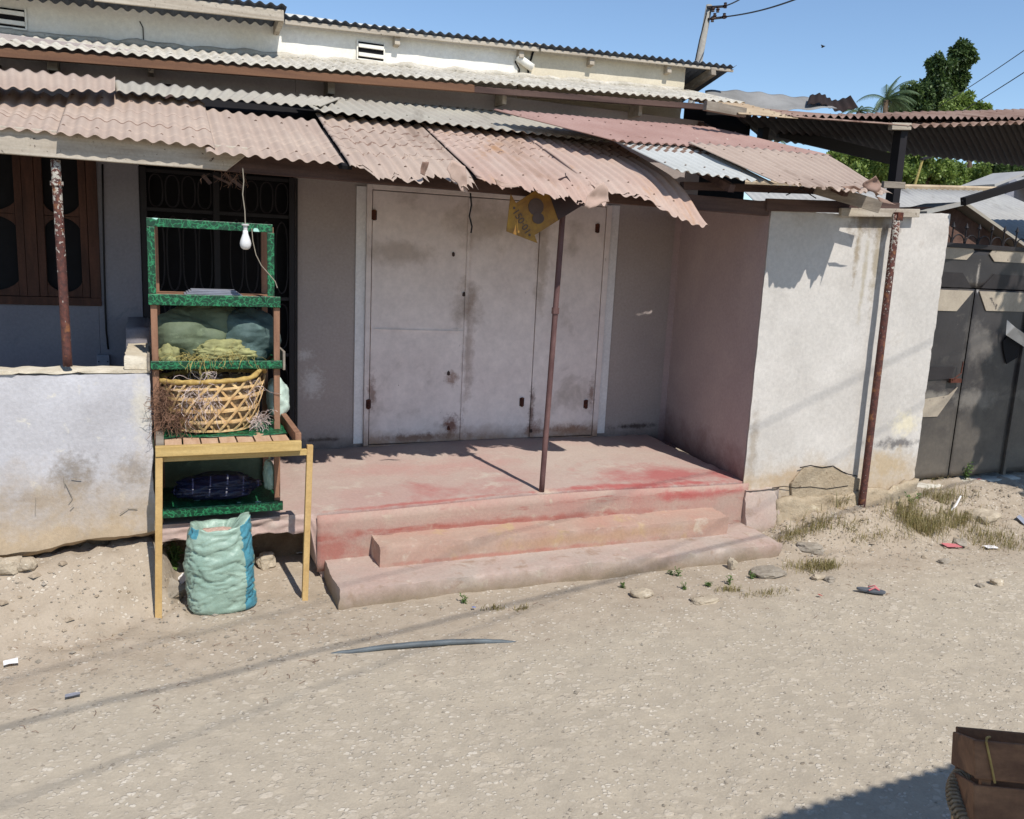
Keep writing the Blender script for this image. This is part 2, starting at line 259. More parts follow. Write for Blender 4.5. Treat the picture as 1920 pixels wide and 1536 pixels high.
def groundmat():
    m, t, bs = mk('dusty_road'); co = coords(t)
    sx = N(t, 'SeparateXYZ'); t.links.new(co, sx.inputs[0])
    n1 = noi(t, co, .9, 5, .6); n2 = noi(t, co, 7, 6, .7); n3 = noi(t, co, 90, 4, .7)
    dirt = mixc(t, rmp(t, n2, .35, .65), S(168, 154, 136), S(155, 141, 123))
    road = mixc(t, rmp(t, n2, .35, .65), S(174, 162, 143), S(162, 151, 134))
    # band: packed dirt near the buildings, worn stony road further out
    yy = mth(t, 'ADD', sx.outputs[1], mth(t, 'MULTIPLY', mth(t, 'SUBTRACT', n1, .5), 1.3))
    f = rmp(t, yy, -1.35, -.75)
    # flat stones pressed in the surface
    def cells(scale, th, col, colf, amount, stretch=(1, 1.0, 1), dmul=.06):
        wn = N(t, 'TexNoise'); wn.inputs['Scale'].default_value = scale*.8; wn.inputs['Detail'].default_value = 3; t.links.new(co, wn.inputs['Vector'])
        ad = N(t, 'VectorMath'); ad.operation = 'MULTIPLY_ADD'; t.links.new(wn.outputs['Color'], ad.inputs[0]); ad.inputs[1].default_value = (dmul,)*3; t.links.new(co, ad.inputs[2])
        mp = N(t, 'Mapping'); mp.inputs['Scale'].default_value = stretch; mp.inputs['Rotation'].default_value = (0, 0, .3); t.links.new(ad.outputs[0], mp.inputs[0])
        v = N(t, 'TexVoronoi'); v.inputs['Scale'].default_value = scale; v.inputs['Randomness'].default_value = 1; t.links.new(mp.outputs[0], v.inputs['Vector'])
        s = N(t, 'SeparateColor'); t.links.new(v.outputs['Color'], s.inputs[0])
        size = mth(t, 'MULTIPLY', s.outputs[1], th)
        k = rmp(t, mth(t, 'SUBTRACT', size, v.outputs['Distance']), -.02, .09)
        k = mth(t, 'MULTIPLY', k, rmp(t, s.outputs[0], amount, amount+.08))
        return k, s.outputs[2]
    k1, r1 = cells(9, .5, None, None, .35, (1, 1.5, 1), .08)
    k2, r2 = cells(19, .62, None, None, .22, (1, 1.5, 1), .05)
    k3, r3 = cells(44, .6, None, None, .45, (1, 1.3, 1), .025)
    patch = mth(t, 'MULTIPLY', rmp(t, noi(t, co, 1.9, 4, .65), .36, .66, .10, 1), rmp(t, noi(t, coords(t, (.35, 1, 1)), .8, 2, .5), .36, .56, .6, 1))
    mask = mth(t, 'MULTIPLY', patch, mth(t, 'SUBTRACT', 1.0, mth(t, 'MULTIPLY', f, .85)))
    col = mixc(t, f, road, dirt)
    col = mixc(t, mth(t, 'MULTIPLY', mth(t, 'MULTIPLY', k1, mask), .45), col, mixc(t, r1, S(196, 182, 162), S(182, 168, 146)))
    col = mixc(t, mth(t, 'MULTIPLY', mth(t, 'MULTIPLY', k2, mask), .66), col, mixc(t, r2, S(204, 193, 176), S(186, 173, 154)))
    col = mixc(t, mth(t, 'MULTIPLY', mth(t, 'MULTIPLY', k3, rmp(t, noi(t, co, 3.1, 3), .38, .6, .15, 1)), .75), col, mixc(t, rmp(t, r3, .12, .3), S(122, 110, 96), S(206, 196, 180)))
    col = mixc(t, rmp(t, noi(t, co, 46, 3, .6), .70, .76, 0, .6), col, S(112, 98, 82))
    gr = rmp(t, n3, .3, .7, .9, 1.06)
    mm = N(t, 'VectorMath'); mm.operation = 'SCALE'; t.links.new(col, mm.inputs[0]); t.links.new(gr, mm.inputs['Scale'])
    t.links.new(mm.outputs[0], bs.inputs['Base Color']); bs.inputs['Roughness'].default_value = .95; bs.inputs['Specular IOR Level'].default_value = .15
    h = mth(t, 'ADD', mth(t, 'MULTIPLY', n3, .35), mth(t, 'MULTIPLY', mth(t, 'ADD', mth(t, 'MULTIPLY', k1, mask), mth(t, 'MULTIPLY', k2, mask)), .5))
    h = mth(t, 'ADD', h, mth(t, 'ADD', mth(t, 'MULTIPLY', n2, 1.2), mth(t, 'MULTIPLY', k3, .6)))
    bump(t, bs, h, .7, .008); return m
M['ground'] = groundmat()

# ------------------------------------------------------------------ mesh helpers
WL = {}
def link(o, parent=None):
    C.objects.link(o)
    if parent is not None: o.parent = parent
    return o
def wl(o): return WL.get(o.name, Vector((0, 0, 0)))
def thing(name, label, cat, loc, group=None, kind=None):
    o = bpy.data.objects.new(name, None); C.objects.link(o); o.location = loc; o.empty_display_size = .1
    WL[o.name] = Vector(loc); tag(o, label, cat, group, kind); return o
def tag(o, label, cat=None, group=None, kind=None):
    if label: o['label'] = label
    if cat: o['category'] = cat
    if group: o['group'] = group
    if kind: o['kind'] = kind
    return o
class MB:
    def __init__(s): s.v = []; s.f = []; s.mi = []
    def add(s, v, f, mi=0):
        b = len(s.v); s.v += [tuple(p) for p in v]; s.f += [tuple(i+b for i in q) for q in f]; s.mi += [mi]*len(f); return s
    def box(s, x0, x1, y0, y1, z0, z1, mi=0):
        v = [(x, y, z) for z in (z0, z1) for y in (y0, y1) for x in (x0, x1)]
        return s.add(v, [(0, 2, 3, 1), (4, 5, 7, 6), (0, 1, 5, 4), (2, 6, 7, 3), (0, 4, 6, 2), (1, 3, 7, 5)], mi)
    def beam(s, p0, p1, w, h, up=(0, 0, 1), mi=0):
        p0 = Vector(p0); p1 = Vector(p1); d = (p1-p0).normalized(); u = Vector(up); sd = d.cross(u).normalized(); u = sd.cross(d)
        v = []
        for p in (p0, p1):
            for a, b in ((-1, -1), (1, -1), (1, 1), (-1, 1)): v.append(p+sd*a*w/2+u*b*h/2)
        return s.add(v, [(3, 2, 1, 0), (4, 5, 6, 7), (0, 1, 5, 4), (1, 2, 6, 5), (2, 3, 7, 6), (3, 0, 4, 7)], mi)
    def tube(s, pts, r, n=8, cap=True, mi=0, closed=False):
        pts = [Vector(p) for p in pts]; rs = r if isinstance(r, (list, tuple)) else [r]*len(pts); v = []; f = []; m = len(pts)
        pu = None
        for i, p in enumerate(pts):
            a = pts[(i-1) % m] if (closed or i > 0) else p; b = pts[(i+1) % m] if (closed or i < m-1) else p
            d = (b-a); d = d.normalized() if d.length > 1e-9 else Vector((0, 0, 1))
            if pu is None: pu = d.orthogonal().normalized()
            u = (pu-d*pu.dot(d)); u = u.normalized() if u.length > 1e-6 else d.orthogonal().normalized(); pu = u; q = d.cross(u)
            for k in range(n):
                t = 2*math.pi*k/n; v.append(p+(u*math.cos(t)+q*math.sin(t))*rs[i])
        for i in range(m if closed else m-1):
            j = (i+1) % m
            for k in range(n):
                k2 = (k+1) % n; f.append((i*n+k, i*n+k2, j*n+k2, j*n+k))
        if cap and not closed: f.append(tuple(range(n))[::-1]); f.append(tuple((m-1)*n+k for k in range(n)))
        return s.add(v, f, mi)
    def lathe(s, prof, c, n=16, mi=0):
        v = []; f = []
        for r, z in prof:
            for k in range(n): t = 2*math.pi*k/n; v.append((c[0]+r*math.cos(t), c[1]+r*math.sin(t), c[2]+z))
        for i in range(len(prof)-1):
            for k in range(n): k2 = (k+1) % n; f.append((i*n+k, i*n+k2, (i+1)*n+k2, (i+1)*n+k))
        f.append(tuple(range(n))[::-1]); f.append(tuple((len(prof)-1)*n+k for k in range(n)))
        return s.add(v, f, mi)
    def prism(s, poly, y0, y1, mi=0):          # poly in (x,z)
        n = len(poly); v = [(x, y0, z) for x, z in poly]+[(x, y1, z) for x, z in poly]
        return s.add(v, [tuple(range(n)), tuple(range(n, 2*n))[::-1]]+[(i, (i+1) % n+0, (i+1) % n+n, i+n)[::-1] for i in range(n)], mi)
    def build(s, name, mats, parent=None, bevel=0, smooth=False, sol=0, sub=0, loc=None, sharp=0):
        off = wl(parent) if parent is not None else (Vector(loc) if loc is not None else Vector((0, 0, 0)))
        me = bpy.data.meshes.new(name)
        me.from_pydata([(p[0]-off.x, p[1]-off.y, p[2]-off.z) for p in s.v], [], s.f)
        if not isinstance(mats, (list, tuple)): mats = [mats]
        for m in mats: me.materials.append(M[m] if isinstance(m, str) else m)
        if len(mats) > 1: me.polygons.foreach_set('material_index', s.mi)
        me.update(); bm = bmesh.new(); bm.from_mesh(me); bmesh.ops.recalc_face_normals(bm, faces=bm.faces); bm.to_mesh(me); bm.free()
        if smooth: me.polygons.foreach_set('use_smooth', [True]*len(me.polygons))
        if sharp: me.set_sharp_from_angle(angle=R(sharp))
        o = bpy.data.objects.new(name, me); link(o, parent)
        if parent is None and loc is not None: o.location = loc
        WL[o.name] = Vector(off) if parent is not None or loc is not None else Vector((0, 0, 0))
        if parent is not None and parent.type == 'MESH': o.location = (0, 0, 0)
        if sol: md = o.modifiers.new('t', 'SOLIDIFY'); md.thickness = sol; md.offset = 0
        if bevel: md = o.modifiers.new('b', 'BEVEL'); md.width = bevel; md.segments = 2; md.limit_method = 'ANGLE'
        if sub: md = o.modifiers.new('s', 'SUBSURF'); md.levels = sub; md.render_levels = sub
        return o
# sub-part fix: a child of a mesh part sits in that part's own frame (whose origin is the thing's origin)
def nz(p, sc): return noise.noise(Vector(p)*sc)
def rough(x0, x1, y0, y1, z0, z1, res=.03, amp=.004, sc=9, top=None, fn=None, mb=None, mi=0):
    """box made of small faces, its edges worn by noise; top(x,y)->extra z at the top"""
    mb = mb or MB(); idx = {}; vs_ = []; fs = []
    def ax(a, b): n = max(1, int(round((b-a)/res))); return [a+(b-a)*i/n for i in range(n+1)]
    X, Y, Z = ax(x0, x1), ax(y0, y1), ax(z0, z1)
    def vid(i, j, k):
        key = (i, j, k)
        if key not in idx:
            x, y, z = X[i], Y[j], Z[k]; t = (z-z0)/(z1-z0)
            edge = (i in (0, len(X)-1))+(j in (0, len(Y)-1))+(k in (0, len(Z)-1))
            a = amp*(1+1.2*(edge > 1))
            d = noise.noise_vector(Vector((x, y, z))*sc)*a+noise.noise_vector(Vector((x, y, z))*sc*4)*a*.4
            if edge > 1:
                cx, cy, cz = (x0+x1)/2, (y0+y1)/2, (z0+z1)/2
                ch = max(0, nz((x, y, z), 14)-.1)*amp*5
                d += Vector((-(x-cx > 0)*2+1 if i in (0, len(X)-1) else 0, (-1 if y > cy else 1) if j in (0, len(Y)-1) else 0, (-1 if z > cz else 1) if k in (0, len(Z)-1) else 0))*ch
            p = Vector((x, y, z+(top(x, y)*t if top else 0)))+d
            if fn: p = fn(p)
            idx[key] = len(vs_); vs_.append(p)
        return idx[key]
    nx, ny, nz_ = len(X)-1, len(Y)-1, len(Z)-1
    for i in range(nx):
        for j in range(ny):
            fs.append((vid(i, j, 0), vid(i, j+1, 0), vid(i+1, j+1, 0), vid(i+1, j, 0))); fs.append((vid(i, j, nz_), vid(i+1, j, nz_), vid(i+1, j+1, nz_), vid(i, j+1, nz_)))
    for i in range(nx):
        for k in range(nz_):
            fs.append((vid(i, 0, k), vid(i+1, 0, k), vid(i+1, 0, k+1), vid(i, 0, k+1))); fs.append((vid(i, ny, k), vid(i, ny, k+1), vid(i+1, ny, k+1), vid(i+1, ny, k)))
    for j in range(ny):
        for k in range(nz_):
            fs.append((vid(0, j, k), vid(0, j, k+1), vid(0, j+1, k+1), vid(0, j+1, k))); fs.append((vid(nx, j, k), vid(nx, j+1, k), vid(nx, j+1, k+1), vid(nx, j, k+1)))
    mb.add(vs_, fs, mi); return mb
def rockmb(c, size, seed, mb=None, lvl=3, rotz=0):
    mb = mb or MB(); bm = bmesh.new(); bmesh.ops.create_icosphere(bm, subdivisions=lvl, radius=1); vv = []; sd = Vector((seed*3.7, seed*1.3, seed*7.1))
    cz, sn = math.cos(rotz), math.sin(rotz)
    for v in bm.verts:
        d = v.co.normalized(); k = 1+.32*noise.noise(d*1.3+sd)+.14*noise.noise(d*3.1+sd)+.06*noise.noise(d*8+sd)
        q = Vector((math.copysign(abs(d.x)**.75, d.x), math.copysign(abs(d.y)**.75, d.y), math.copysign(abs(d.z)**.75, d.z)))*k
        q = Vector((q.x*size[0], q.y*size[1], q.z*size[2])); vv.append((c[0]+q.x*cz-q.y*sn, c[1]+q.x*sn+q.y*cz, c[2]+q.z))
    bm.verts.index_update(); mb.add(vv, [[v.index for v in f.verts] for f in bm.faces]); bm.free(); return mb
def squig(mb, c, rad, n, r=.0015, ln=.12, seed=1, droop=.3, steps=6):
    rd = random.Random(seed)
    for _ in range(n):
        p = Vector((c[0]+rd.gauss(0, .45)*rad[0], c[1]+rd.gauss(0, .45)*rad[1], c[2]+rd.gauss(0, .45)*rad[2]))
        d = Vector((rd.uniform(-1, 1), rd.uniform(-1, 1), rd.uniform(-1, 1))).normalized(); pts = [p]
        for _ in range(steps):
            d = (d+Vector((rd.uniform(-1, 1), rd.uniform(-1, 1), rd.uniform(-1, 1)-droop))*.75).normalized(); p = p+d*ln/steps; pts.append(p)
        mb.tube(pts, r*rd.uniform(.7, 1.4), 3, cap=False)
    return mb

# ------------------------------------------------------------------ ground
def sst(a, b, x):
    t = min(1, max(0, (x-a)/(b-a))); return t*t*(3-2*t)
def par_bottom(x): return .37-.16*sst(-.1, -1.2, x)*-1 if False else (.365 if x > -.1 else .365-.085*min(1, (-.1-x)/.8))+.016*nz((x, 0, 0), 4)+.012*nz((x, 0, 5), 13)
def gh(x, y, fine=True):
    z = 0.0
    if x < .12:                                   # earth bank below the parapet
        k = sst(.10, -.10, x); w0 = -.34-.45*sst(0, -.9, x)
        t = sst(w0, -.01, y); z += k*t*(par_bottom(min(x, -.06))-.035)
    if .0 < x < .9 and y > -.25: z += .06*sst(-.2, .3, y)
    if x > 4.0:
        k = sst(4.0, 4.5, x); z += k*(.10*sst(-.75, -.05, y)+.09*sst(5.3, 6.2, x)*sst(-.55, .15, y))
        # heap of earth at the foot of the corner wall
        z += .07*math.exp(-((x-5.05)/.55)**2-((y+.12)/.22)**2)
    if fine:
        a = .35+.65*sst(-1.2, -.2, y)*(1 if (x < .3 or x > 4) else .5)
        z += a*(.028*nz((x, y, 0), 1.7)+.016*nz((x, y, 3), 5)+.009*nz((x, y, 5), 14)+.005*nz((x, y, 8), 40))
        bank = sst(-.9, -.35, y)*((x < .1)*1.0+(x > 4.2)*1.0)
        z += bank*(.042*nz((x, y, 1), 7)+.022*nz((x, y, 2), 21)+.010*nz((x, y, 6), 45))
    return z
def axis(lo, hi, step, far):
    a = list(np.arange(lo, hi+1e-6, step)); s = step; x = hi; y = lo; b = []; c = []
    while x < far: s *= 1.22; x += s; b.append(x); y -= s; c.append(y)
    return sorted(c)+a+b
GX = axis(-1.5, 8.0, .035, 1500); GY = axis(-4.2, 1.3, .035, 1500)
vv = []
for y in GY:
    for x in GX:
        inn = -2.5 < x < 10 and -5.5 < y < 2
        vv.append((x, y, gh(x, y, inn)))
n = len(GX); ff = [(j*n+i, j*n+i+1, (j+1)*n+i+1, (j+1)*n+i) for j in range(len(GY)-1) for i in range(n-1)]
g = MB().add(vv, ff).build('ground', 'ground', smooth=True); tag(g, 'dusty pale dirt road with worn flat stones and rough earth banks by the walls', kind='structure')

# loose gravel nobody could count
rd = random.Random(3); gm = MB()
for _ in range(5200):
    if rd.random() < .45: x = rd.uniform(4.0, 8.2); y = -abs(rd.gauss(0, .55))+.1
    elif rd.random() < .35: x = rd.uniform(-1.4, .9); y = rd.uniform(-1.3, -.1)
    else: x = rd.uniform(-1.4, 7); y = rd.uniform(-3.6, -.5)
    if .88 < x < 4.08 and y > -.5: continue
    s = rd.uniform(.0025, .008)*(1.9 if rd.random() < .07 else 1)
    z = gh(x, y); vv = []
    for k, d in enumerate(((1, 0, 0), (-1, 0, 0), (0, 1, 0), (0, -1, 0), (0, 0, 1), (0, 0, -.6))):
        q = rd.uniform(.6, 1.3); vv.append((x+d[0]*s*q*1.3, y+d[1]*s*q*1.1, z+d[2]*s*q*.8+s*.2))
    gm.add(vv, [(0, 2, 4), (2, 1, 4), (1, 3, 4), (3, 0, 4), (2, 0, 5), (1, 2, 5), (3, 1, 5), (0, 3, 5)])
tag(gm.build('gravel', 'stone_grey'), 'scattered small pebbles and crumbs of stone on the dirt', kind='stuff', cat='gravel')

cl = MB()
for _ in range(1100):
    if rd.random() < .86: x = rd.uniform(4.15, 8.2); y = -abs(rd.gauss(0, .42))+.0
    else: x = rd.uniform(-1.4, .05); y = rd.uniform(-.75, -.06)
    s = rd.uniform(.004, .012)*(2.2 if rd.random() < .06 else 1); z = gh(x, y); d8 = []
    for d in ((1, 0, 0), (0, 1, 0), (-1, 0, 0), (0, -1, 0)): q = rd.uniform(.7, 1.4); d8.append((x+d[0]*s*q*1.3, y+d[1]*s*q, z-.002))
    for d in ((.7, .7), (-.7, .7), (-.7, -.7), (.7, -.7)): q = rd.uniform(.5, .9); d8.append((x+d[0]*s*q, y+d[1]*s*q, z+s*rd.uniform(.3, .8)))
    cl.add(d8, [(0, 1, 4), (1, 2, 5), (2, 3, 6), (3, 0, 7), (1, 5, 4), (2, 6, 5), (3, 7, 6), (0, 4, 7), (4, 5, 6, 7)])
cl.build('earth_clods', 'clod', smooth=False)
tag(bpy.data.objects['earth_clods'], 'crumbs and clods of dry earth strewn over the banks', kind='stuff', cat='earth')

# ------------------------------------------------------------------ shop building
B = thing('shop_building', 'long single-storey shop building with pale plaster walls, red porch and raised clerestory', 'building', (2, 1.5, 0))
WY = 1.5
mb = MB()
mb.box(-4, -.38, WY, WY+.2, .2, 1.57); mb.box(-.38, -.10, WY, WY+.2, .2, 2.52)
mb.build('veranda_wall', 'plaster_blue', B, bevel=.004)
mb = MB()
mb.box(-4, .95, WY+.004, WY+.2, 2.525, 3.25); mb.box(.95, 4.45, WY+.002, WY+.2, .3, 3.25)
mb.build('wall', 'plaster_room', B, bevel=.004)
for xa, xb in ((1.40, 1.475), (3.58, 3.665)):      # painted bands beside the shop door
    MB().box(xa, xb, WY-.012, WY+.001, .49, 2.48).build('painted_door_surround', 'plaster_band', B, bevel=.002)
# side wall of the porch, slightly out of square
def skew(p): q = p.copy(); q.x = p.x+(.25*(p.y/1.5) if p.x < 4.18 else 0)-.002; return q
rough(4.052, 4.30, .012, 1.497, .40, 2.50, .06, .002, 6, fn=skew).build('side_wall', 'plaster_mauve', B, smooth=False)
# white corner wall with crumbling foot
mb = MB(); rough(4.045, 5.80, -.012, .235, .06, 2.44, .035, .0022, 7, top=lambda x, y: .07*sst(4.9, 5.8, x), fn=lambda p: Vector((p.x+(.25/1.5*max(0, p.y)+.022*sst(0, .04, p.y))*max(0, min(1, (4.4-p.x)/.35)), p.y, p.z))).build('corner_wall', 'plaster_white', B, smooth=False)
# damp stains, crack lines
mb = MB()
# corner wall cracks: raised broken render plates at the foot
def plate(poly, y0, y1):
    return MB().prism([(atY(x, y, 0).x, atY(x, y, 0).z) for x, y in poly], y0, y1)
plate([(1502, 876), (1540, 872), (1568, 876), (1585, 890), (1608, 896), (1606, 940), (1598, 975), (1540, 965), (1480, 935), (1478, 905)], -.034, -.012).build('broken_render', 'soil_tan', B, bevel=.006)
def ftop(p):
    top_ = .27+.08*nz((p.x, 0, 2), 3)+.03*nz((p.x, 0, 9), 11)+.06*sst(5.0, 5.7, p.x); t = p.z/.22
    return Vector((p.x, p.y-(.05*(1-t)+.03*nz((p.x, p.z, 3), 8)+.014*nz((p.x, p.z, 6), 24) if p.y < -.03 else 0), p.z*top_/.22))
rough(4.34, 5.80, -.055, -.013, .0, .22, .022, .006, 12, fn=ftop).build('crumbled_foot', 'soil_tan', B, smooth=True)
mb = MB()
cr = [(1500, 877), (1520, 873), (1542, 877), (1562, 874), (1578, 884), (1590, 889), (1608, 893)]
for a, b in zip(cr, cr[1:]): mb.beam(atY(*a, -.036), atY(*b, -.036), .003, .008)
cr = [(1448, 915), (1470, 912), (1492, 915), (1520, 913), (1550, 917), (1590, 911)]
for a, b in zip(cr, cr[1:]): mb.beam(atY(*a, -.036), atY(*b, -.036), .003, .005)
mb.build('wall_crack', 'dark', B)
# wall above the porch, between awning and lower roof, with rafter stubs
for x, y, wd in ((100, 120, .06), (283, 125, .035), (618, 165, .05), (940, 185, .035), (1193, 208, .035)):
    p = atY(x, y, 1.4); mb = MB(); mb.box(p.x-wd/2, p.x+wd/2, 1.33, 1.499, p.z-.05, p.z+.05); mb.build('rafter_stub', 'wood_old' if wd > .04 else 'wood_grey', B, bevel=.004)

def st_n(j): return j*.013
def corr(name, mat, P, parent, per=.076, A=.009, vres=.04, droop=None, torn=None, steps=(), holes=0, seed=0, label=None, sol=.0022, n8=8, phase=0, lift=None):
    """corrugated sheet: P = four corners tl,tr,br,bl ; ridges run from the top edge to the bottom edge"""
    tl, tr, br, bl = [Vector(p) for p in P]
    W = ((tr-tl).length+(br-bl).length)/2; L = ((bl-tl).length+(br-tr).length)/2
    nu = max(4, int(W/per*n8)); nv = max(2, int(L/vres)); rdm = random.Random(seed)
    nrm = (tr-tl).cross(bl-tl).normalized()
    if nrm.z < 0: nrm = -nrm
    dn = ((bl-tl)+(br-tr)).normalized(); verts = []; faces = []; crease = []
    for j in range(nv+1):
        for i in range(nu+1):
            u = i/nu; v = j/nv; vm = 1.0
            if torn: vm = 1-torn(u, seed)/L
            v2 = v*vm; p = tl.lerp(tr, u).lerp(bl.lerp(br, u), v2)
            s = v2*L
            a = A*math.sin(2*math.pi*(u*W/per)+phase)
            for st in steps:
                d = s-st*L
                if abs(d) < .016: a -= .010*(1-abs(d)/.016)
            a += .004*nz((p.x, p.y, seed), 3)
            if lift: a += lift(u, v2)
            q = p+nrm*a
            if droop:
                dz, dy = droop(u, v2); q.z -= dz; q.y += dy
            verts.append(q)
    for j in range(nv):
        for i in range(nu):
            if holes and j > nv-7 and nz((i*.15, j*.5, seed+9.3), 1) > .42-holes: continue
            a = j*(nu+1)+i; faces.append((a, a+nu+1, a+nu+2, a+1)); crease.append(1 if any(abs((j+.5)/nv*L-st*L) < .0062 for st in steps) and nz((i*.06, st_n(j), seed), 1) > -.45 else 0)
    mb_ = MB().add(verts, faces); mb_.mi = crease
    if W > .4 and L > .5:
        for i in range(3, nu-1, n8*2):
            for fv in (.22, .86):
                vi = int(nv*fv)*(nu+1)+min(nu, i-(i % n8)+2)
                if vi < len(verts):
                    p = verts[vi]+nrm*.002; k0 = len(mb_.v); mb_.v += [tuple(p+Vector((.008*math.cos(a), .008*math.sin(a), 0))) for a in (0, 1.05, 2.1, 3.14, 4.2, 5.25)]+[tuple(p+nrm*.006)]
                    for q in range(6): mb_.f.append((k0+q, k0+(q+1) % 6, k0+6)); mb_.mi.append(1 if steps else 0)
    o = mb_.build(name, [mat, 'crease'] if steps else mat, parent, smooth=True, sol=sol)
    if label: o['label'] = label
    return o

# lower roof strip above the porch (second eave)
def e2(x): return 3.128+(3.36-3.128)*(x+.85)/(4.3+.85)
corr('lower_roof', 'mortar', [(-4, 2.06, e2(-4)+.235), (4.62, 2.06, e2(4.62)+.235), (4.62, 1.17, e2(4.62)), (-4, 1.17, e2(-4))], B, vres=.15)
MB().beam((-4, 1.20, e2(-4)-.045), (2.2, 1.20, e2(2.2)-.045), .03, .055).build('roof_batten', 'wood_orange', B, bevel=.003)
MB().beam((2.2, 1.205, e2(2.2)-.05), (4.5, 1.205, e2(4.5)-.05), .03, .045).build('roof_batten', 'wood_dark', B, bevel=.003)
# upper wall (clerestory)
UY = 2.0
rough(-4, 2.88, UY, UY+.2, 3.1, 3.72, .08, .006, 5, top=lambda x, y: .02*x).build('upper_wall', 'upper_wall', B)
rough(2.88, 4.54, UY+.002, UY+.2, 3.2, 3.79, .08, .004, 5, top=lambda x, y: .004*x).build('upper_wall', 'upper_cream', B)
mb = MB()   # mortar fillet along the foot of the clerestory
pts = []
for i in range(140):
    x = -4+8.5*i/139; pts.append((x, UY-.02+.012*nz((x, 1, 1), 4), e2(x)+.215+.02*nz((x, 0, 2), 5)))
mb.tube(pts, [.028+.018*nz((p[0], 5, 5), 7) for p in pts], 6); mb.build('mortar_fillet', 'mortar', B, smooth=True)
def crack(pts, y, name='wall_crack', th=.008):
    m = MB(); q = [atY(a, b, y) for a, b in pts]
    for a, b in zip(q, q[1:]): m.beam(a, b, .006, th)
    return m.build(name, 'dark', B)
crack([(970, 90), (976, 100), (966, 116), (974, 130), (973, 152)], UY-.008, th=.010)
crack([(1000, 96), (996, 110), (990, 126), (992, 155)], UY-.008, th=.016)
crack([(262, 40), (268, 52), (269, 75)], UY-.008, th=.006)
p0, p1 = atY(968, 112, UY), atY(996, 128, UY)
MB().tube([(p0.x, UY-.02, p0.z+.02), (p1.x, UY-.02, p1.z)], .035, 8).build('broken_render', 'upper_wall', B, smooth=True)
# vents
for (x0, y0, x1, y1) in ((0, 14, 48, 55), (671, 78, 718, 116)):
    a = atY(x0, y0, UY); b = atY(x1, y1, UY)
    X0 = a.x-(.25 if x0 == 0 else 0); f = MB(); f.box(X0, b.x, UY-.012, UY-.006, b.z, a.z)
    f = f.build('vent', 'dark', B)
    m = MB()
    for k in range(2):
        zc = b.z+(a.z-b.z)*(.22+.52*k); m.box(X0, b.x, UY-.03, UY-.013, zc-.012, zc+.016)
    m.box(b.x, b.x+.012, UY-.018, UY-.006, b.z-.01, a.z+.01); m.box(X0-.012, X0, UY-.018, UY-.006, b.z-.01, a.z+.01); m.box(X0, b.x, UY-.02, UY-.006, b.z-.012, b.z)
    m.build('vent_slat', 'upper_wall', f, bevel=.002)
# upper roof: single pitch falling away, eave towards the road
def e3(x): return 3.665+(3.86-3.665)*(x+.13)/(5.1+.13)
YE = 1.70; YR = 1.925
pr0, pr1 = atY(640, 47, YR), atY(1378, 128, YR)
def e4(x): return pr0.z+(pr1.z-pr0.z)*(x-pr0.x)/(pr1.x-pr0.x)
XS = atY(534, 50, YR).x; XE = pr1.x
corr('upper_roof', 'sheet_blue', [(-4, 5.2, e3(-4)-.75), (XS-.02, 5.2, e3(XS)-.75), (XS-.02, YE-.03, e3(XS)+.012), (-4, YE-.03, e3(-4)+.012)], B, vres=.3, A=.011)
corr('upper_roof', 'sheet_blue', [(XS-.1, 5.2, e4(XS)-.8), (XE, 5.2, e4(XE)-.8), (XE, YR-.03, e4(XE)+.012), (XS-.1, YR-.03, e4(XS)+.016)], B, vres=.3, A=.011)
for xa, xb, dz, h in ((-4, atY(171, 20, YE).x, -.035, .085), (atY(177, 20, YE).x, atY(532, 50, YE).x, -.045, .075)):
    MB().beam((xa, YE, e3(xa)+dz-.01), (xb, YE, e3(xb)+dz-.01), .022, h).build('fascia_board', 'wood_grey', B, bevel=.003)
for xa, xb, dz, h in ((XS, 3.02, -.012, .034), (3.04, XE-.02, -.014, .024)):
    MB().beam((xa, YR, e4(xa)+dz-.012), (xb, YR, e4(xb)+dz-.012), .022, h).build('fascia_board', 'wood_grey', B, bevel=.003)
for px, py in ((745, 78), (978, 98), (1110, 112), (1255, 128)):
    p = atY(px, py, YR+.02); m = MB(); m.beam((p.x, YR+.014, e4(p.x)-.06), (p.x, UY+.1, e4(p.x)-.08), .045, .075); m.build('rafter_end', 'wood_grey', B, bevel=.004)
p = atY(527, 60, YE+.02); m = MB(); m.beam((p.x, YE+.014, e3(p.x)-.065), (p.x, UY+.1, e3(p.x)-.10), .04, .07); m.build('rafter_end', 'wood_grey', B, bevel=.004)
MB().beam((XE-.25, UY-.1, e4(XE)-.06), (XE-.25, 4.9, e4(XE)-.74), .05, .07).build('rafter', 'wood_old', B)
MB().box(4.4, 4.538, UY+.2, 5.0, 2.5, 3.35).build('gable_wall', 'upper_cream', B)

# porch floor and steps
def pfl(p):
    if p.x < .86:
        k = sst(.87, .83, p.x); b = .31+.03*nz(p, 6)+.02*nz(p, 17); z2 = b+(p.z)*( (.42-b)/.42); p = Vector((p.x, p.y+(.02*nz(p, 8) if p.y < .05 else 0), p.z*(1-k)+z2*k))
    return p
rough(-.05, 4.10, 0, 1.499, .0, .42, .035, .0035, 6, top=lambda x, y: .035*min(1, y/1.5)+.03*sst(.9, 2.4, x)-.026*sst(2.6, 4.0, x), fn=pfl).build('porch_floor', 'red_floor', B, smooth=True, sharp=42)
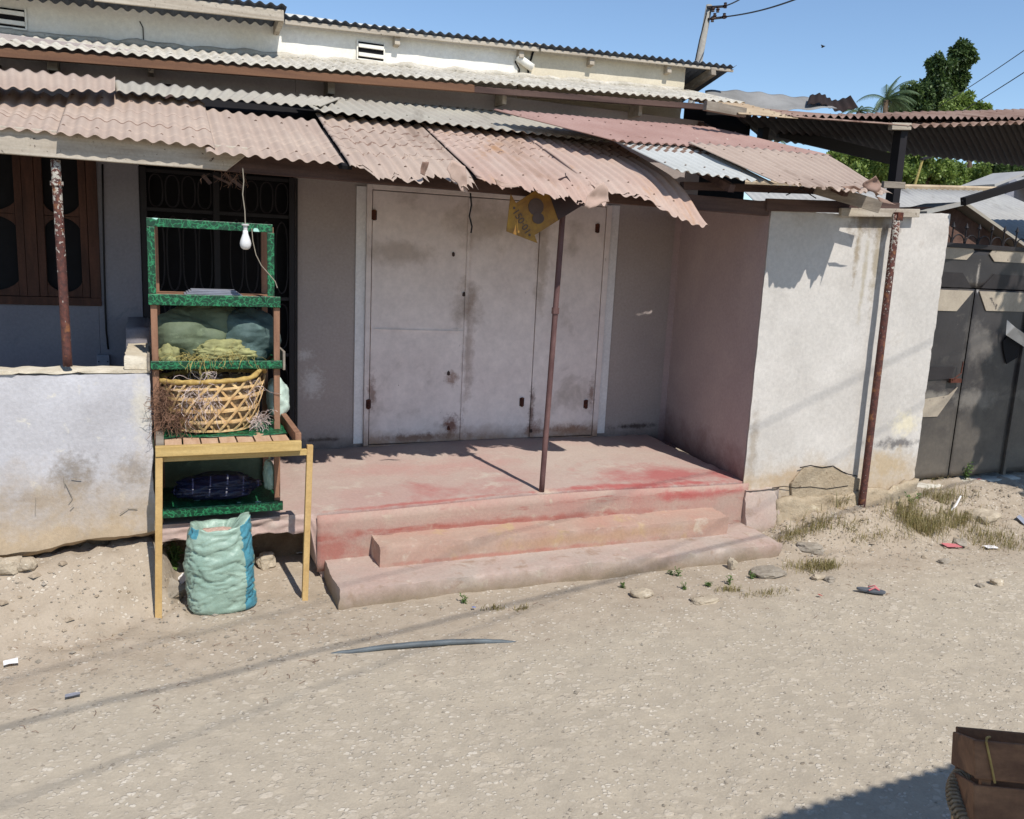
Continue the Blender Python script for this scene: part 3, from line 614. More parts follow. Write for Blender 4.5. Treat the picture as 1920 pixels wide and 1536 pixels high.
# worn coloured nosing and riser of the porch (thin screed standing 3 mm proud)
def riser(x0, x1, y, z0f, z1f, mat, name):
    m = MB(); n = int((x1-x0)/.03); vv = []; k = 6
    for j in range(k+1):
        for i in range(n+1):
            x = x0+(x1-x0)*i/n; a = z0f(x); b = z1f(x); z = a+(b-a)*j/k
            vv.append((x, y-.006+.003*nz((x, 0, z), 16), z))
    m.add(vv, [(j*(n+1)+i, j*(n+1)+i+1, (j+1)*(n+1)+i+1, (j+1)*(n+1)+i) for j in range(k) for i in range(n)])
    return m.build(name, mat, B, smooth=True, sol=.004)
ztop = lambda x: .42+.03*sst(.9, 2.4, x)-.026*sst(2.6, 4.0, x)
riser(.86, 4.09, -.012, lambda x: .05, lambda x: ztop(x)-.008, 'red_edge', 'porch_riser')
rough(1.20, 3.77, -.225, -.016, .10, .25, .03, .0035, 7, top=lambda x, y: .012*(y+.22)/.2-.012*sst(2, 3.7, x)).build('step', 'step_upper', B, smooth=True, sharp=42)
rough(.905, 4.06, -.485, -.018, -.06, .112, .03, .005, 6, top=lambda x, y: .012*(y+.48)/.4-.012*sst(2, 3.9, x)).build('step', 'step_lower', B, smooth=True, sharp=42)
# dark earth under the porch floor where its front has fallen away
MB().box(-.6, .86, .30, .36, -.1, .40).build('foundation_earth', 'soil_wall', B)
rough(4.055, 4.36, -.09, -.014, .02, .36, .03, .010, 6, fn=lambda p: Vector((p.x-.0, p.y+max(0, (p.z-.05))*.22*(1 if p.y < -.05 else 0), p.z))).build('porch_kerb', 'step_lower', B, smooth=True, sharp=42)

# metal shop doors
FR = MB()
FR.box(1.476, 1.515, WY-.035, WY, .47, 2.50); FR.box(3.53, 3.579, WY-.035, WY, .47, 2.475); FR.box(1.516, 3.529, WY-.035, WY, 2.462, 2.50); FR.box(1.516, 3.529, WY-.04, WY, .455, .478)
FR.build('door_frame', 'door_paint', B, bevel=.003)
def leaf(x0, x1, name='shop_door'):
    m = MB(); m.box(x0, x1, WY-.030, WY-.004, .485, 2.455)
    return m.build(name, 'door_paint', B, bevel=.003)
d1 = leaf(1.521, 2.292); d2 = leaf(2.308, 2.915); d3 = leaf(2.922, 3.524)
m = MB(); m.beam((1.55, WY-.034, 1.405), (2.28, WY-.034, 1.395), .008, .006); m.box(2.18, 2.25, WY-.036, WY-.031, 1.41, 1.417); m.build('panel_seam', 'door_paint', d1)
m = MB(); m.box(2.285, 2.315, WY-.042, WY-.031, .49, 2.45); m.build('cover_strip', 'door_paint', d1, bevel=.003)
for d, px, py in ((d1, 702, 402), (d1, 691, 757), (d3, 1121, 427), (d3, 1099, 757), (d2, 979, 753)):
    p = atY(px, py, WY-.04); m = MB(); m.tube([(p.x, p.y, p.z-.045), (p.x, p.y, p.z-.004)], .011, 8); m.tube([(p.x, p.y, p.z+.002), (p.x, p.y, p.z+.035)], .010, 8); m.box(p.x-.02, p.x+.02, p.y+.004, p.y+.009, p.z-.04, p.z+.03)
    m.build('hinge', 'rusty', d)
for d, px, py in ((d1, 850, 477), (d1, 841, 700), (d1, 841, 803), (d2, 870, 552), (d2, 996, 808)):
    p = atY(px, py, WY-.034); m = rockmb((p.x, p.y, p.z), (.014, .006, .020), px, lvl=1); m.build('lock_hole', 'iron_brown' if py != 803 else 'rusty', d)
m = MB()
q = [atY(x, y, .02) for x, y in ((882, 362), (884, 385), (880, 405), (885, 425), (883, 437))]
wire1 = m.tube(q, .005, 6).build('hanging_wire', 'cable', None); tag(wire1, 'short kinked black wire hanging from the beam before the steel doors', 'wire')

# window with shaped wooden shutters, dark net behind
Wn = MB(); Wn.box(-2.4, -.37, WY+.05, WY+.06, 1.58, 2.52); wn = Wn.build('window', 'netting', B)
m = MB(); m.box(-2.4, -.36, WY-.02, WY+.03, 1.545, 1.60); m.box(-.425, -.36, WY-.021, WY+.03, 1.60, 2.53); m.build('window_frame', 'wood_window', wn, bevel=.004)
def shut(xa, xb):
    m = MB(); wd = .046; m.box(xa, xa+wd, WY-.012, WY+.02, 1.602, 2.52); m.box(xb-wd, xb, WY-.012, WY+.02, 1.602, 2.52)
    def arc(z0, sgn, hh=.055, dip=.05):
        n = 16; poly = []
        for i in range(n+1):
            t = i/n; poly.append((xa+wd+.001+(xb-xa-2*wd-.002)*t, z0+sgn*(hh-dip*math.sin(math.pi*t)**.7)))
        poly += [(xb-wd-.001, z0), (xa+wd+.001, z0)]
        if sgn < 0: poly = poly[::-1]
        m.prism(poly, WY-.008, WY+.015)
    arc(1.603, 1, .10, .07); arc(2.14, 1, .075, .066); arc(2.138, -1, .075, .066)
    m.build('window_shutter', 'wood_window', wn, bevel=.003)
px = [atY(x, 480, WY).x for x in (52, 88, 172)]
shut(px[0]+.062, -.428); shut(px[0]-.42, px[0]-.012); m = MB(); m.box(px[0]-.010, px[0]+.060, WY-.016, WY+.02, 1.602, 2.52); m.build('window_mullion', 'wood_window', wn, bevel=.003)
for k in range(3): shut(px[0]-.42-.45*(k+1), px[0]-.43-.45*k)

# security grille of the doorway behind the stand
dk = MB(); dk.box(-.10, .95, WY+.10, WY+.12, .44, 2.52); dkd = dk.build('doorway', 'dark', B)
gr = MB(); x0, x1 = -.095, .945
for x in (x0+.02, .40, x1-.02): gr.box(x-.02, x+.02, WY-.01, WY+.03, .47, 2.50)
for z in (.49, 1.2, 1.62, 2.22, 2.48): gr.box(x0+.041, x1-.041, WY+.0, WY+.02, z-.012, z+.012)
for i in range(9):
    cx = x0+.10+.106*i
    if abs(cx-.40) < .04: continue
    for zc, rz in ((1.415, .17), (1.92, .26), (2.35, .11), (.85, .32)):
        gr.tube([(cx+.045*math.cos(t), WY+.01, zc+rz*math.copysign(abs(math.sin(t))**.6, math.sin(t))) for t in [2*math.pi*k/16 for k in range(16)]], .006, 5, closed=True)
gr.build('security_grille', 'iron', dkd)
m = MB(); m.box(.953, .965, WY-.02, WY+.0, .47, 2.5); m.build('door_jamb', 'iron', B)

# conduit and socket box on the veranda wall
m = MB(); q = [atY(x, y, WY-.008) for x, y in ((192, 308), (193, 380), (195, 480), (197, 560), (199, 620), (203, 655))]; m.tube(q, .006, 6)
o = m.build('conduit', 'cable', B, smooth=True)
a = atY(181, 666, WY-.05); b = atY(206, 690, WY-.05)
m = MB(); m.box(a.x, b.x, WY-.05, WY-.001, b.z-.05, a.z); bx = m.build('meter_box', 'greybox', B, bevel=.004)
for sx_ in (a.x+.012, b.x-.012): MB().box(sx_-.004, sx_+.004, WY-.053, WY-.05, (a.z+b.z)/2-.004, (a.z+b.z)/2+.004).build('screw', 'iron', bx)

# ------------------------------------------------------------------ parapet
PW = thing('parapet_wall', 'whitewashed waist-high porch parapet wall left of the stand, undercut at its foot', 'wall', (-1.5, .05, .3))
def pf(p):
    q = p.copy(); b = par_bottom(p.x); t = (p.z-.3)/(1.295-.3); q.z = b+(1.295-b)*t+(.0)
    if p.y < .05:
        q.y -= .045*sst(.16, .02, t)*(.6+.8*nz((p.x, 3, 1), 6))+.012*nz((p.x, 3, p.z), 3)+.010*nz((p.x, 3, p.z), 22)*sst(.2, .0, t)
        if t < .03: q.y += .05+.03*nz((p.x, 3, 1), 9)
    return q
rough(-4, -.052, .0, .16, .3, 1.295, .035, .004, 7, fn=pf).build('wall_body', 'plaster_parapet', PW, smooth=True, sharp=42)
rough(-4, -.054, -.008, .165, 1.297, 1.315, .035, .004, 9).build('coping', 'plaster_cap', PW, smooth=True, sharp=42)
rough(-.178, -.050, .0, .69, 1.317, 1.385, .03, .004, 9).build('end_block', 'plaster_cap', PW, smooth=True, sharp=42)
rough(-.19, -.054, .692, 1.49, .44, 1.475, .06, .003, 9).build('return_wall', 'plaster_blue', PW, smooth=True)
MB().box(-4, -.3, .14, .3, -.2, .37).build('foundation', 'soil_wall', PW)
# scratches
m = MB()
for a in ([(120, 905), (135, 935), (128, 945)], [(133, 900), (152, 902)], [(131, 955), (138, 948)], [(66, 935), (65, 965)], [(225, 965), (240, 955), (258, 956)], [(118, 895), (121, 915)]):
    q = [atY(x, y, -.034) for x, y in a]
    for u, v in zip(q, q[1:]): u = u+Vector((0, .033-.006*(u.z > .75), 0)); v = v+Vector((0, .033-.006*(v.z > .75), 0)); u.y = v.y = -.006-.03*sst(.3, 0, (min(u.z, v.z)-.36)/.96); m.tube([u, v], .0022, 4)
m.build('scratch', 'stone_grey', PW)

# ------------------------------------------------------------------ awning
AW = thing('porch_awning', 'patched porch awning of dusty pink and grey corrugated sheets on thin steel posts', 'awning', (2.2, .5, 2.5))
Z0, SL = 2.55, .36
def P4(a, b, c, d, z0=Z0, dz=0):
    r = [atS(*q, z0, SL) for q in (a, b, c, d)]
    if dz: r = [p+Vector((0, 0, dz)) for p in r]
    return r
def Q4(x0, x1, yt, yb, z0=Z0, skew=0): return [(x0+skew, yt, z0+SL*yt), (x1+skew, yt, z0+SL*yt), (x1, yb, z0+SL*yb), (x0, yb, z0+SL*yb)]
def tornf(base, amp, fr=6):
    def f(u, s): return max(0, base+amp*nz((u*fr, s*3.1, 0), 1)+amp*.6*nz((u*fr*4, s*3.1, 4), 1)+amp*.4*nz((u*fr*11, s*3.1, 7), 1))
    return f
ST = (.42, .58, .66, .86)
corr('roof_sheet', 'sheet_pink', Q4(-1.35, -.40, .72, -.085), AW, steps=ST, seed=1, vres=.011)
corr('roof_sheet', 'sheet_pink', [p+Vector((0, 0, .012)) for p in map(Vector, Q4(-.44, .30, .88, -.13))], AW, steps=ST, seed=2, vres=.011)
corr('roof_sheet', 'sheet_pink', Q4(.25, .965, .74, -.20), AW, steps=(.36, .56, .66, .84), seed=3, vres=.011)
corr('roof_sheet', 'sheet_pink', Q4(.995, 1.72, .93, -.36), AW, steps=(.25, .38, .5, .68), seed=4, torn=tornf(.07, .16), holes=.07, vres=.011,
     droop=lambda u, v: (.20*max(0, u-.72)**1.3*sst(.75, 1, v)+.02*sst(.8, 1, v), 0))
corr('roof_sheet', 'sheet_pink2', Q4(1.735, 2.58, .99, -.42), AW, steps=(.18, .3, .42), seed=5, torn=tornf(.10, .13), holes=.07, vres=.011,
     droop=lambda u, v: (.015*sst(.72, 1.02, v)+.10*sst(.72, 1.02, v)*u**3, .04*sst(.8, 1, v)))
corr('roof_sheet', 'sheet_pink2', [p+Vector((0, 0, .010)) for p in map(Vector, Q4(2.50, 3.30, 1.12, -.41))], AW, steps=(.17, .26, .36), seed=6, holes=.02, vres=.011,
     torn=lambda u, sd:   .11*(1-sst(.42, .60, u))+max(0, .02+.05*nz((u*5, 1, 0), 1)+.03*nz((u*22, 3, 4), 1))+.12*sst(.12, .0, u),
     droop=lambda u, v: (sst(.60, 1.02, v)*(.03+.12*sst(.30, .95, u)), .05*sst(.75, 1, v)))
# upper course
corr('roof_sheet', 'sheet_pink', P4((-140, 118), (216, 146), (216, 172), (-140, 160), Z0+.10), AW, seed=11)
corr('roof_sheet', 'sheet_grey', P4((214, 152), (640, 186), (600, 200), (218, 172), Z0+.07), AW, seed=12, n8=8)
corr('roof_sheet', 'sheet_grey', P4((560, 178), (1010, 215), (1150, 266), (590, 207), Z0+.055), AW, seed=13)
def R4(a, b, c, d): return P4(a, b, c, d, Z0+.17)
Z1 = 2.735
F4 = P4((1150, 262), (1302, 270), (1452, 345), (1266, 320), 2.69)
corr('roof_sheet', 'sheet_white', F4, AW, steps=(.2, .3), seed=14, torn=tornf(.0, .03))
corr('roof_sheet', 'sheet_red', P4((925, 206), (1335, 240), (1562, 293), (1146, 263), 2.715), AW, seed=15)
corr('roof_sheet', 'sheet_pink', [atS(1290, 267, Z1, SL), atS(1548, 291, Z1, SL), Vector((4.64, -.52, Z1-SL*.52)), Vector((3.70, -.50, Z1-SL*.50))], AW, seed=16, torn=tornf(.03, .14, 3.4), holes=0)
# near-black sheet and strips added under the sheets to block sunlight through gaps
MB().add([(-3, .30, Z0+SL*.30-.055), (3.3, .30, Z0+SL*.30-.055), (3.3, 1.49, Z0+SL*1.49-.06), (-3, 1.49, Z0+SL*1.49-.06)], [(0, 1, 2, 3)]).build('gap_light_block', 'dark', AW, sol=.003)
for xb_ in (.98, 1.728): MB().beam((xb_, -.16, Z0-SL*.16-.028), (xb_, .6, Z0+SL*.6-.028), .07, .02).build('batten', 'dark', AW)  # added dark strips stand for the shade in the slits
# torn flaps
def flap(px, Y, mat, seed, th=.03):
    pts = [atY(x, y, Y) for x, y in px]; cx = sum((p for p in pts), Vector())/len(pts); m = MB(); vv = [cx+Vector((0, -.02, 0))]
    n = len(pts); sub = []
    for i in range(n):
        for k in range(4): sub.append(pts[i].lerp(pts[(i+1) % n], k/4))
    rings = 5; vv = []
    for r in range(1, rings+1):
        for p in sub:
            q = cx.lerp(p, r/rings); q = q+Vector((.006*nz(q, 21), th*nz((q.x, seed, q.z), 14), .006*nz(q, 23))); vv.append(q)
    k = len(sub); f = [tuple(range(k))]
    for r in range(rings-1):
        for i in range(k): j = (i+1) % k; f.append((r*k+i, r*k+j, (r+1)*k+j, (r+1)*k+i))
    return m.add(vv, f).build('torn_flap', mat, AW, sol=.0015, smooth=True)
flap([(846, 300), (872, 312), (875, 340), (877, 362), (866, 360), (858, 345), (846, 335), (838, 318)], -.33, 'sheet_pink2', 1, .015)
flap([(1118, 350), (1132, 342), (1140, 356), (1142, 378), (1128, 382), (1104, 392), (1096, 386), (1102, 368)], -.40, 'sheet_pink2', 3, .02)
flap([(792, 302), (804, 304), (802, 318), (798, 330), (788, 326)], -.36, 'sheet_rust', 4)
flap([(925, 335), (960, 345), (975, 352), (950, 352), (930, 345)], -.42, 'sheet_pink2', 5)
flap([(1622, 345), (1640, 330), (1652, 345), (1658, 362), (1645, 368), (1630, 358)], -.45, 'sheet_rust', 6, .06)
flap([(1575, 350), (1600, 348), (1612, 356), (1596, 362)], -.47, 'sheet_rust', 7, .05)
flap([(1640, 368), (1662, 376), (1682, 385), (1664, 382), (1648, 378)], -.35, 'sheet_rust', 8, .03)
# timbers
a0, a1 = atY(0, 268, -.045), atY(432, 300, -.045)
poly = [(-2.2, 2.40), (.36, 2.404), (.47, 2.50), (.47, 2.535), (-2.2, 2.535)]
MB().prism(poly, -.06, -.03).build('fascia_board', 'wood_grey', AW, bevel=.004)
MB().beam((.3, .0, 2.455), (4.02, .0, 2.435), .05, .10).build('beam', 'wood_dark', AW, bevel=.004)
MB().beam((3.98, -.028, 2.462), (5.22, -.028, 2.512), .03, .085).build('beam', 'wood_dark', AW, bevel=.004)
MB().beam(atY(1575, 398, -.06), atY(1722, 400, -.06), .03, .062).build('beam', 'wood_grey', AW, bevel=.004)
MB().beam((3.3, .02, 2.545), (4.6, .02, 2.60), .05, .05).build('beam', 'wood_dark', AW)
for x, ye, z0_ in ((-.9, .05, Z0), (.1, .05, Z0), (1.2, -.14, Z0), (2.35, -.2, Z0), (3.55, -.2, 2.66), (4.4, -.34, Z1)):
    MB().beam((x, ye, z0_+SL*ye-.055), (x, 1.49, z0_+SL*1.49-.055), .045, .05).build('rafter', 'wood_dark', AW)
m = MB(); m.beam(atY(1530, 352, -.2), atY(1650, 388, -.2), .02, .09, up=(0, -.2, 1)); m.build('broken_board', 'wood_old', AW, bevel=.003)
MB().beam(atY(1655, 346, .3), atY(1695, 348, .3), .03, .05).build('broken_board', 'wood_old', AW, bevel=.003)
m = MB()
for a, b in (((1440, 362), (1465, 352)), ((1474, 366), (1515, 348)), ((1498, 352), (1530, 372))): m.tube([atY(*a, -.1), atY(*b, -.1)], .004, 5)
m.build('tie_wire', 'iron', AW)
def post(px, mat, name, rr, bot, top, coll=None):
    m = MB(); a = Vector(bot); b = Vector(top); n = 14
    m.tube([a.lerp(b, i/n)+Vector((.002*nz((i, px, 0), 1), 0, 0)) for i in range(n+1)], rr, 12)
    o = m.build('post', mat, AW, smooth=True)
    if coll is not None:
        c = a.lerp(b, coll); MB().tube([c, a.lerp(b, min(1, coll+.02))], rr*1.35, 12).build('post_collar', mat, o)
    return o
post(1, 'pole_paint', 'post', .023, atY(127, 687, .0), atY(104, 300, .0), .88)
t = atY(1052, 425, .0); post(2, 'pole_brown', 'post', .019, atY(1015, 927, .03), (t.x+.01, 0, 2.42), .62)
post(3, 'pole_right', 'post', .028, atY(1612, 978, -.10), atY(1682, 402, -.10))
p = atY(1686, 406, -.115); MB().box(p.x-.028, p.x+.028, -.13, -.08, p.z-.03, p.z+.03).build('post_cap', 'rusty', AW, bevel=.004)
# broken laths and cobwebby straw hanging below the left eave
m = MB()
for a, b, wd in (((400, 330), (432, 345), .012), ((420, 325), (455, 352), .018), ((380, 328), (395, 345), .02), ((440, 320), (560, 326), .012)): m.beam(atY(*a, .1), atY(*b, .1), .01, wd)
m.build('broken_lath', 'wood_dark', AW)
squig(MB(), tuple(atY(440, 325, .0)), (.10, .03, .03), 26, .0008, .10, 5).build('hanging_straw', 'husk', AW)

# small debris on the awning
for k, (x, y, mt, sz, lb) in enumerate(((348, 166, 'straw', (.05, .03, .012), 'dry yellow leaf scrap lying on the grey awning sheet at left'),
        (1098, 226, 'stone', (.035, .02, .016), 'chip of pale stone on the red awning sheet, left of the other'),
        (1345, 254, 'stone', (.03, .025, .014), 'chip of pale stone near the top of the right awning sheet'))):
    p = atS(x, y, Z0+.07 if k == 0 else Z1+.03, SL); o = rockmb((0, 0, 0), sz, k+3, lvl=2).build('debris', mt, None, loc=(p.x, p.y, p.z+.012)); tag(o, lb, 'debris')

# ------------------------------------------------------------------ arrow sign
def aY(x, y): p = atY(x, y, -.10); return (p.x, p.z)
SG = thing('arrow_sign', 'faded yellow arrow board hanging askew under the torn awning edge', 'sign', (2.2, -.10, 2.3))
MB().prism([aY(*q) for q in ((957, 364), (967, 381), (1022, 345), (1062, 330), (1096, 382), (1002, 441), (1007, 456), (949, 434))], -.106, -.10).build('board', 'sign_yellow', SG)
MB().prism([aY(*q) for q in ((1022, 344), (1062, 330), (1096, 382), (1046, 413))], -.109, -.1065).build('dark_panel', 'sign_brown', SG)
c = aY(1004, 388)
m = MB(); m.prism([(c[0]+.052*math.cos(t), c[1]+.052*math.sin(t)) for t in [2*math.pi*k/24 for k in range(24)]], -.109, -.1065)
c2 = aY(1008, 408); m.prism([(c2[0]+.05*math.cos(t)*.8, c2[1]-.005+.034*math.sin(t)) for t in [2*math.pi*k/20 for k in range(20)]], -.112, -.1095); m.build('round_emblem', 'sign_ink', SG)
def text(s, size, parent, mat, mtx, name='lettering'):
    cu = bpy.data.curves.new(name, 'FONT'); cu.body = s; cu.size = size; cu.align_x = 'CENTER'; cu.align_y = 'CENTER'; cu.extrude = .0008
    o = bpy.data.objects.new(name, cu); C.objects.link(o); dg = bpy.context.evaluated_depsgraph_get(); me = bpy.data.meshes.new_from_object(o.evaluated_get(dg))
    bpy.data.objects.remove(o); me.transform(Matrix.Translation(-wl(parent)) @ mtx); me.materials.clear(); me.materials.append(M[mat])
    q = bpy.data.objects.new(name, me); link(q, parent); return q
ta = atY(966, 395, -.1085); tb = atY(990, 437, -.1085); mid = (ta+tb)/2; ang = math.atan2(tb.z-ta.z, tb.x-ta.x)
text("\u2022150\u00b701\u2022", .062, SG, 'sign_ink', Matrix.Translation(mid) @ Matrix.Rotation(ang, 4, Vector((0, -1, 0))) @ Matrix.Rotation(R(90), 4, 'X'))
MB().tube([atY(1062, 335, -.10), atY(1060, 325, -.06)], .003, 5).build('hanging_hook', 'iron', SG)

# ------------------------------------------------------------------ bulb
BL = thing('light_bulb', 'unlit white bulb in a batten holder hanging from a cable before the stand', 'light bulb', tuple(atY(460, 445, -.15)))
a = atY(460, 420, -.15); s_ = .0
MB().lathe([(.0005, 0), (.020, 0), (.020, -.008), (.011, -.010), (.011, -.034), (.0005, -.034)], a, 16).build('lamp_holder', 'white_plastic', BL, smooth=False)
prof = [(.0005, -.137), (.012, -.136), (.022, -.129), (.0285, -.116), (.030, -.103), (.027, -.088), (.020, -.068), (.014, -.050), (.013, -.0345)]
MB().lathe(prof, a, 20).build('bulb', 'bulbglass', BL, smooth=True)
q = [atY(x, y, -.15) for x, y in ((460, 420), (459, 395), (455, 365), (457, 340), (455, 315))]; MB().tube(q, .003, 6).build('cable', 'cable_white', BL)
q = [atY(x, y, -.13) for x, y in ((472, 428), (474, 452), (480, 478), (490, 498), (505, 515), (516, 528), (520, 540))]; MB().tube(q, .0025, 6).build('cable', 'cable_white', BL)

# ------------------------------------------------------------------ market stand
ST_ = thing('market_stand', 'tall wooden vegetable stand trimmed with grass-green printed plastic', 'stand', (.33, 0, 0))
XL, XR = -.035, .64
def bx(name, mat, x0, x1, y0, y1, z0, z1, par=ST_, bev=.003):
    m = MB(); m.box(x0, x1, y0, y1, z0, z1); return m.build(name, mat, par, bevel=bev)
YF, YB = .0, .42
# posts stand on the porch edge
for x, y, zt_ in ((XL-.005, YF, 2.12), (XR-.03, YF, 1.67)): bx('post', 'wood_post', x, x+.034, y, y+.03, .455 if x > 0 else .43, zt_)
bx('post', 'wood_post', .578, .611, YF, YF+.03, 1.735, 2.12)
for x, y in ((XL+.01, YB), (XR-.05, YB)): bx('post', 'wood_post', x, x+.034, y, y+.03, .46, 2.13)
# top display frame
zt = 2.135; zb2 = 1.735
m = MB(); m.box(XL-.012, .605, YF-.012, YF-.002, 2.09, zt)
m.box(XL-.012, XL+.027, YF-.012, YF-.002, 1.735, 2.089); m.box(.575, .613, YF-.012, YF-.002, 1.735, 2.089)
m.build('top_frame', 'green', ST_, bevel=.002)
sh = bx('shelf', 'wood_post', XL+.0, XR, YF+.002, YB, 1.70, 1.722)
m = MB(); m.box(XL-.014, XR+.006, YF-.018, YF-.003, 1.672, 1.733); m.build('shelf_trim', 'green', sh, bevel=.003)
sh = bx('shelf', 'green', XL-.002, XR+.012, YF-.02, YB, 1.318, 1.345)
m = MB(); m.box(XL-.012, XR+.014, YF-.036, YF-.021, 1.322, 1.368); m.build('shelf_trim', 'green', sh, bevel=.003)
bx('side_board', 'wood_old', XL-.030, XL-.016, YF-.02, YB, 1.31, 1.40); bx('side_board', 'wood_old', XR+.018, XR+.032, YF-.02, YB, 1.31, 1.42)
sh = bx('shelf', 'green', XL+.0, XR+.0, YF-.04, YB, .505, .52)
m = MB(); m.box(XL-.002, XR+.012, YF-.058, YF-.041, .475, .53); m.build('shelf_trim', 'green', sh, bevel=.003)
bx('back_cloth', 'bale_green', XL, XR, YB+.031, YB+.036, .50, .93)
bx('side_cloth', 'bale_green', XL-.012, XL-.008, YF+.03, YB, .50, .93)
# slatted tray reaching forward onto two long legs
LYF = -.33
zt2 = .925
bx('front_beam', 'wood_new_x', -.035, .715, LYF-.02, LYF+.015, .905, .960)
bx('lower_rail', 'wood_new_x', -.018, .765, LYF+.017, LYF+.042, .868, .903)
l = MB(); l.beam((-.045, LYF+.005, 0.0), (-.018, LYF+.005, .903), .036, .036, up=(0, 1, 0)); l.build('leg', 'wood_new', ST_, bevel=.003)
l = MB(); l.beam((.742, LYF+.03, -.01), (.768, LYF+.03, .925), .034, .034, up=(0, 1, 0)); l.build('leg', 'wood_new', ST_, bevel=.003)
m = MB(); n = 7; rd = random.Random(5)
for i in range(n):
    x0 = .012+.655*i/n; x1 = x0+.655/n-.006-.004*rd.random(); v = []
    for j in range(9):
        y = LYF+.018+(.36+.33)*j/8
        for x in (x0+.004*nz((i, y*9, 0), 1), x1+.006*nz((i, y*9, 5), 1)):
            for z in (.928+.003*(i % 2), .946+.003*(i % 2)+.0006*i): v.append((x, y, z))
    f = [(0, 1, 3, 2), (32, 34, 35, 33)]
    for j in range(8):
        a = j*4; b = a+4; f += [(a, b, b+1, a+1), (a+1, b+1, b+3, a+3), (a+3, b+3, b+2, a+2), (a+2, b+2, b, a)]
    m.add(v, f)
m.build('slatted_tray', 'wood_slat', ST_)
m = MB(); m.beam((-.012, LYF+.02, .945), (-.012, .36, .945), .040, .045); m.build('side_rail', 'wood_old', ST_, bevel=.003)
m = MB(); m.beam((.705, LYF+.035, .965), (.70, .36, .965), .034, .06); m.build('side_rail', 'wood_post', ST_, bevel=.003)
# tray liner
m = MB(); vv = []; nx, ny = 30, 16
for j in range(ny+1):
    for i in range(nx+1):
        x = .0+.67*i/nx; y = -.13+.5*j/ny; vv.append((x, y+.04*nz((x, 1, 0), 5)*(j == 0), .955+.008*nz((x, y, 0), 9)+.006*nz((x, y, 0), 26)))
m.add(vv, [(j*(nx+1)+i, j*(nx+1)+i+1, (j+1)*(nx+1)+i+1, (j+1)*(nx+1)+i) for j in range(ny) for i in range(nx)])
m.build('tray_liner', 'green', ST_, smooth=True, sol=.001)
# plates on the top shelf
m = MB()
p = atY(400, 526, .1)
for k in range(4):
    wdt = .155-.012*k; m.box(p.x-wdt, p.x+wdt, .03+.01*k, .25-.01*k, 1.7245+.008*(k), 1.7305+.008*k)
o = m.build('flat_trays', 'greybox', None, loc=(p.x, .12, 1.723)); tag(o, 'small stack of flat grey trays on the top shelf', 'trays')

def blob(c, size, seed, mat, label, cat, name, amp=.25, wr=.05, lvl=5, group=None, flat=-.75):
    bm = bmesh.new(); bmesh.ops.create_icosphere(bm, subdivisions=lvl, radius=1); sd = Vector((seed*2.1, seed*5.3, seed))
    vv = []
    for v in bm.verts:
        d = v.co.normalized(); k = 1+amp*noise.noise(d*1.4+sd)+wr*noise.noise(Vector((d.x*3, d.y*3, d.z*9))+sd)+wr*.5*abs(noise.noise(d*11+sd))
        z = max(flat, d.z*k); vv.append((d.x*k*size[0], d.y*k*size[1], z*size[2]))
    bm.verts.index_update(); m = MB().add(vv, [[v.index for v in f.verts] for f in bm.faces]); bm.free()
    me = m.build(name, mat, None, smooth=True); me.location = c; WL[me.name] = Vector((0, 0, 0)); tag(me, label, cat, group); return me
blob((.16, .20, 1.48), (.20, .17, .17), 1, 'bale_green', 'dark green bulging sack on the middle shelf, left of the teal one', 'sack', 'stuffed_sack')
blob((.30, .25, 1.50), (.22, .15, .185), 6, 'bale_green', 'large dark olive sack heaped at the back of the middle shelf', 'sack', 'stuffed_sack')
blob((.48, .20, 1.475), (.17, .17, .165), 2, 'bale_teal', 'dark teal sack filling the right end of the middle shelf', 'sack', 'stuffed_sack')
blob((.33, .06, 1.40), (.165, .07, .075), 3, 'net_olive', 'crumpled olive net bag lying at the middle shelf edge', 'net bag', 'net_bag', .4, .18)
blob((.045, .05, 1.385), (.055, .05, .07), 4, 'net_olive', 'small tuft of olive netting by the left post of the middle shelf', 'net bag', 'net_bag', .4, .18, 4)
blob((.672, .36, 1.07), (.07, .10, .13), 9, 'sack_white', 'frayed whitish sack behind the right post beside the basket', 'sack', 'woven_sack', .3, .1, 4)
m = squig(MB(), (.14, .00, 1.385), (.12, .035, .02), 70, .0009, .10, 7); squig(m, (.36, -.01, 1.39), (.14, .03, .02), 60, .0009, .10, 8); squig(m, (.22, -.04, 1.35), (.05, .01, .05), 14, .0013, .12, 9, 1)
tag(m.build('straw_litter', 'straw', None), 'loose straw and netting threads spread along the green shelf edge', 'straw', kind='stuff')
blob((.30, .10, .60), (.24, .13, .075), 12, 'bluebag', 'dark blue plastic sheet bundled on the lowest shelf', 'plastic sheet', 'plastic_sheet', .3, .15, 5)
blob((.585, .05, .66), (.035, .05, .10), 13, 'sack_green', 'narrow green bag standing at the right end of the lowest shelf', 'bag', 'plastic_bag', .2, .15, 4)

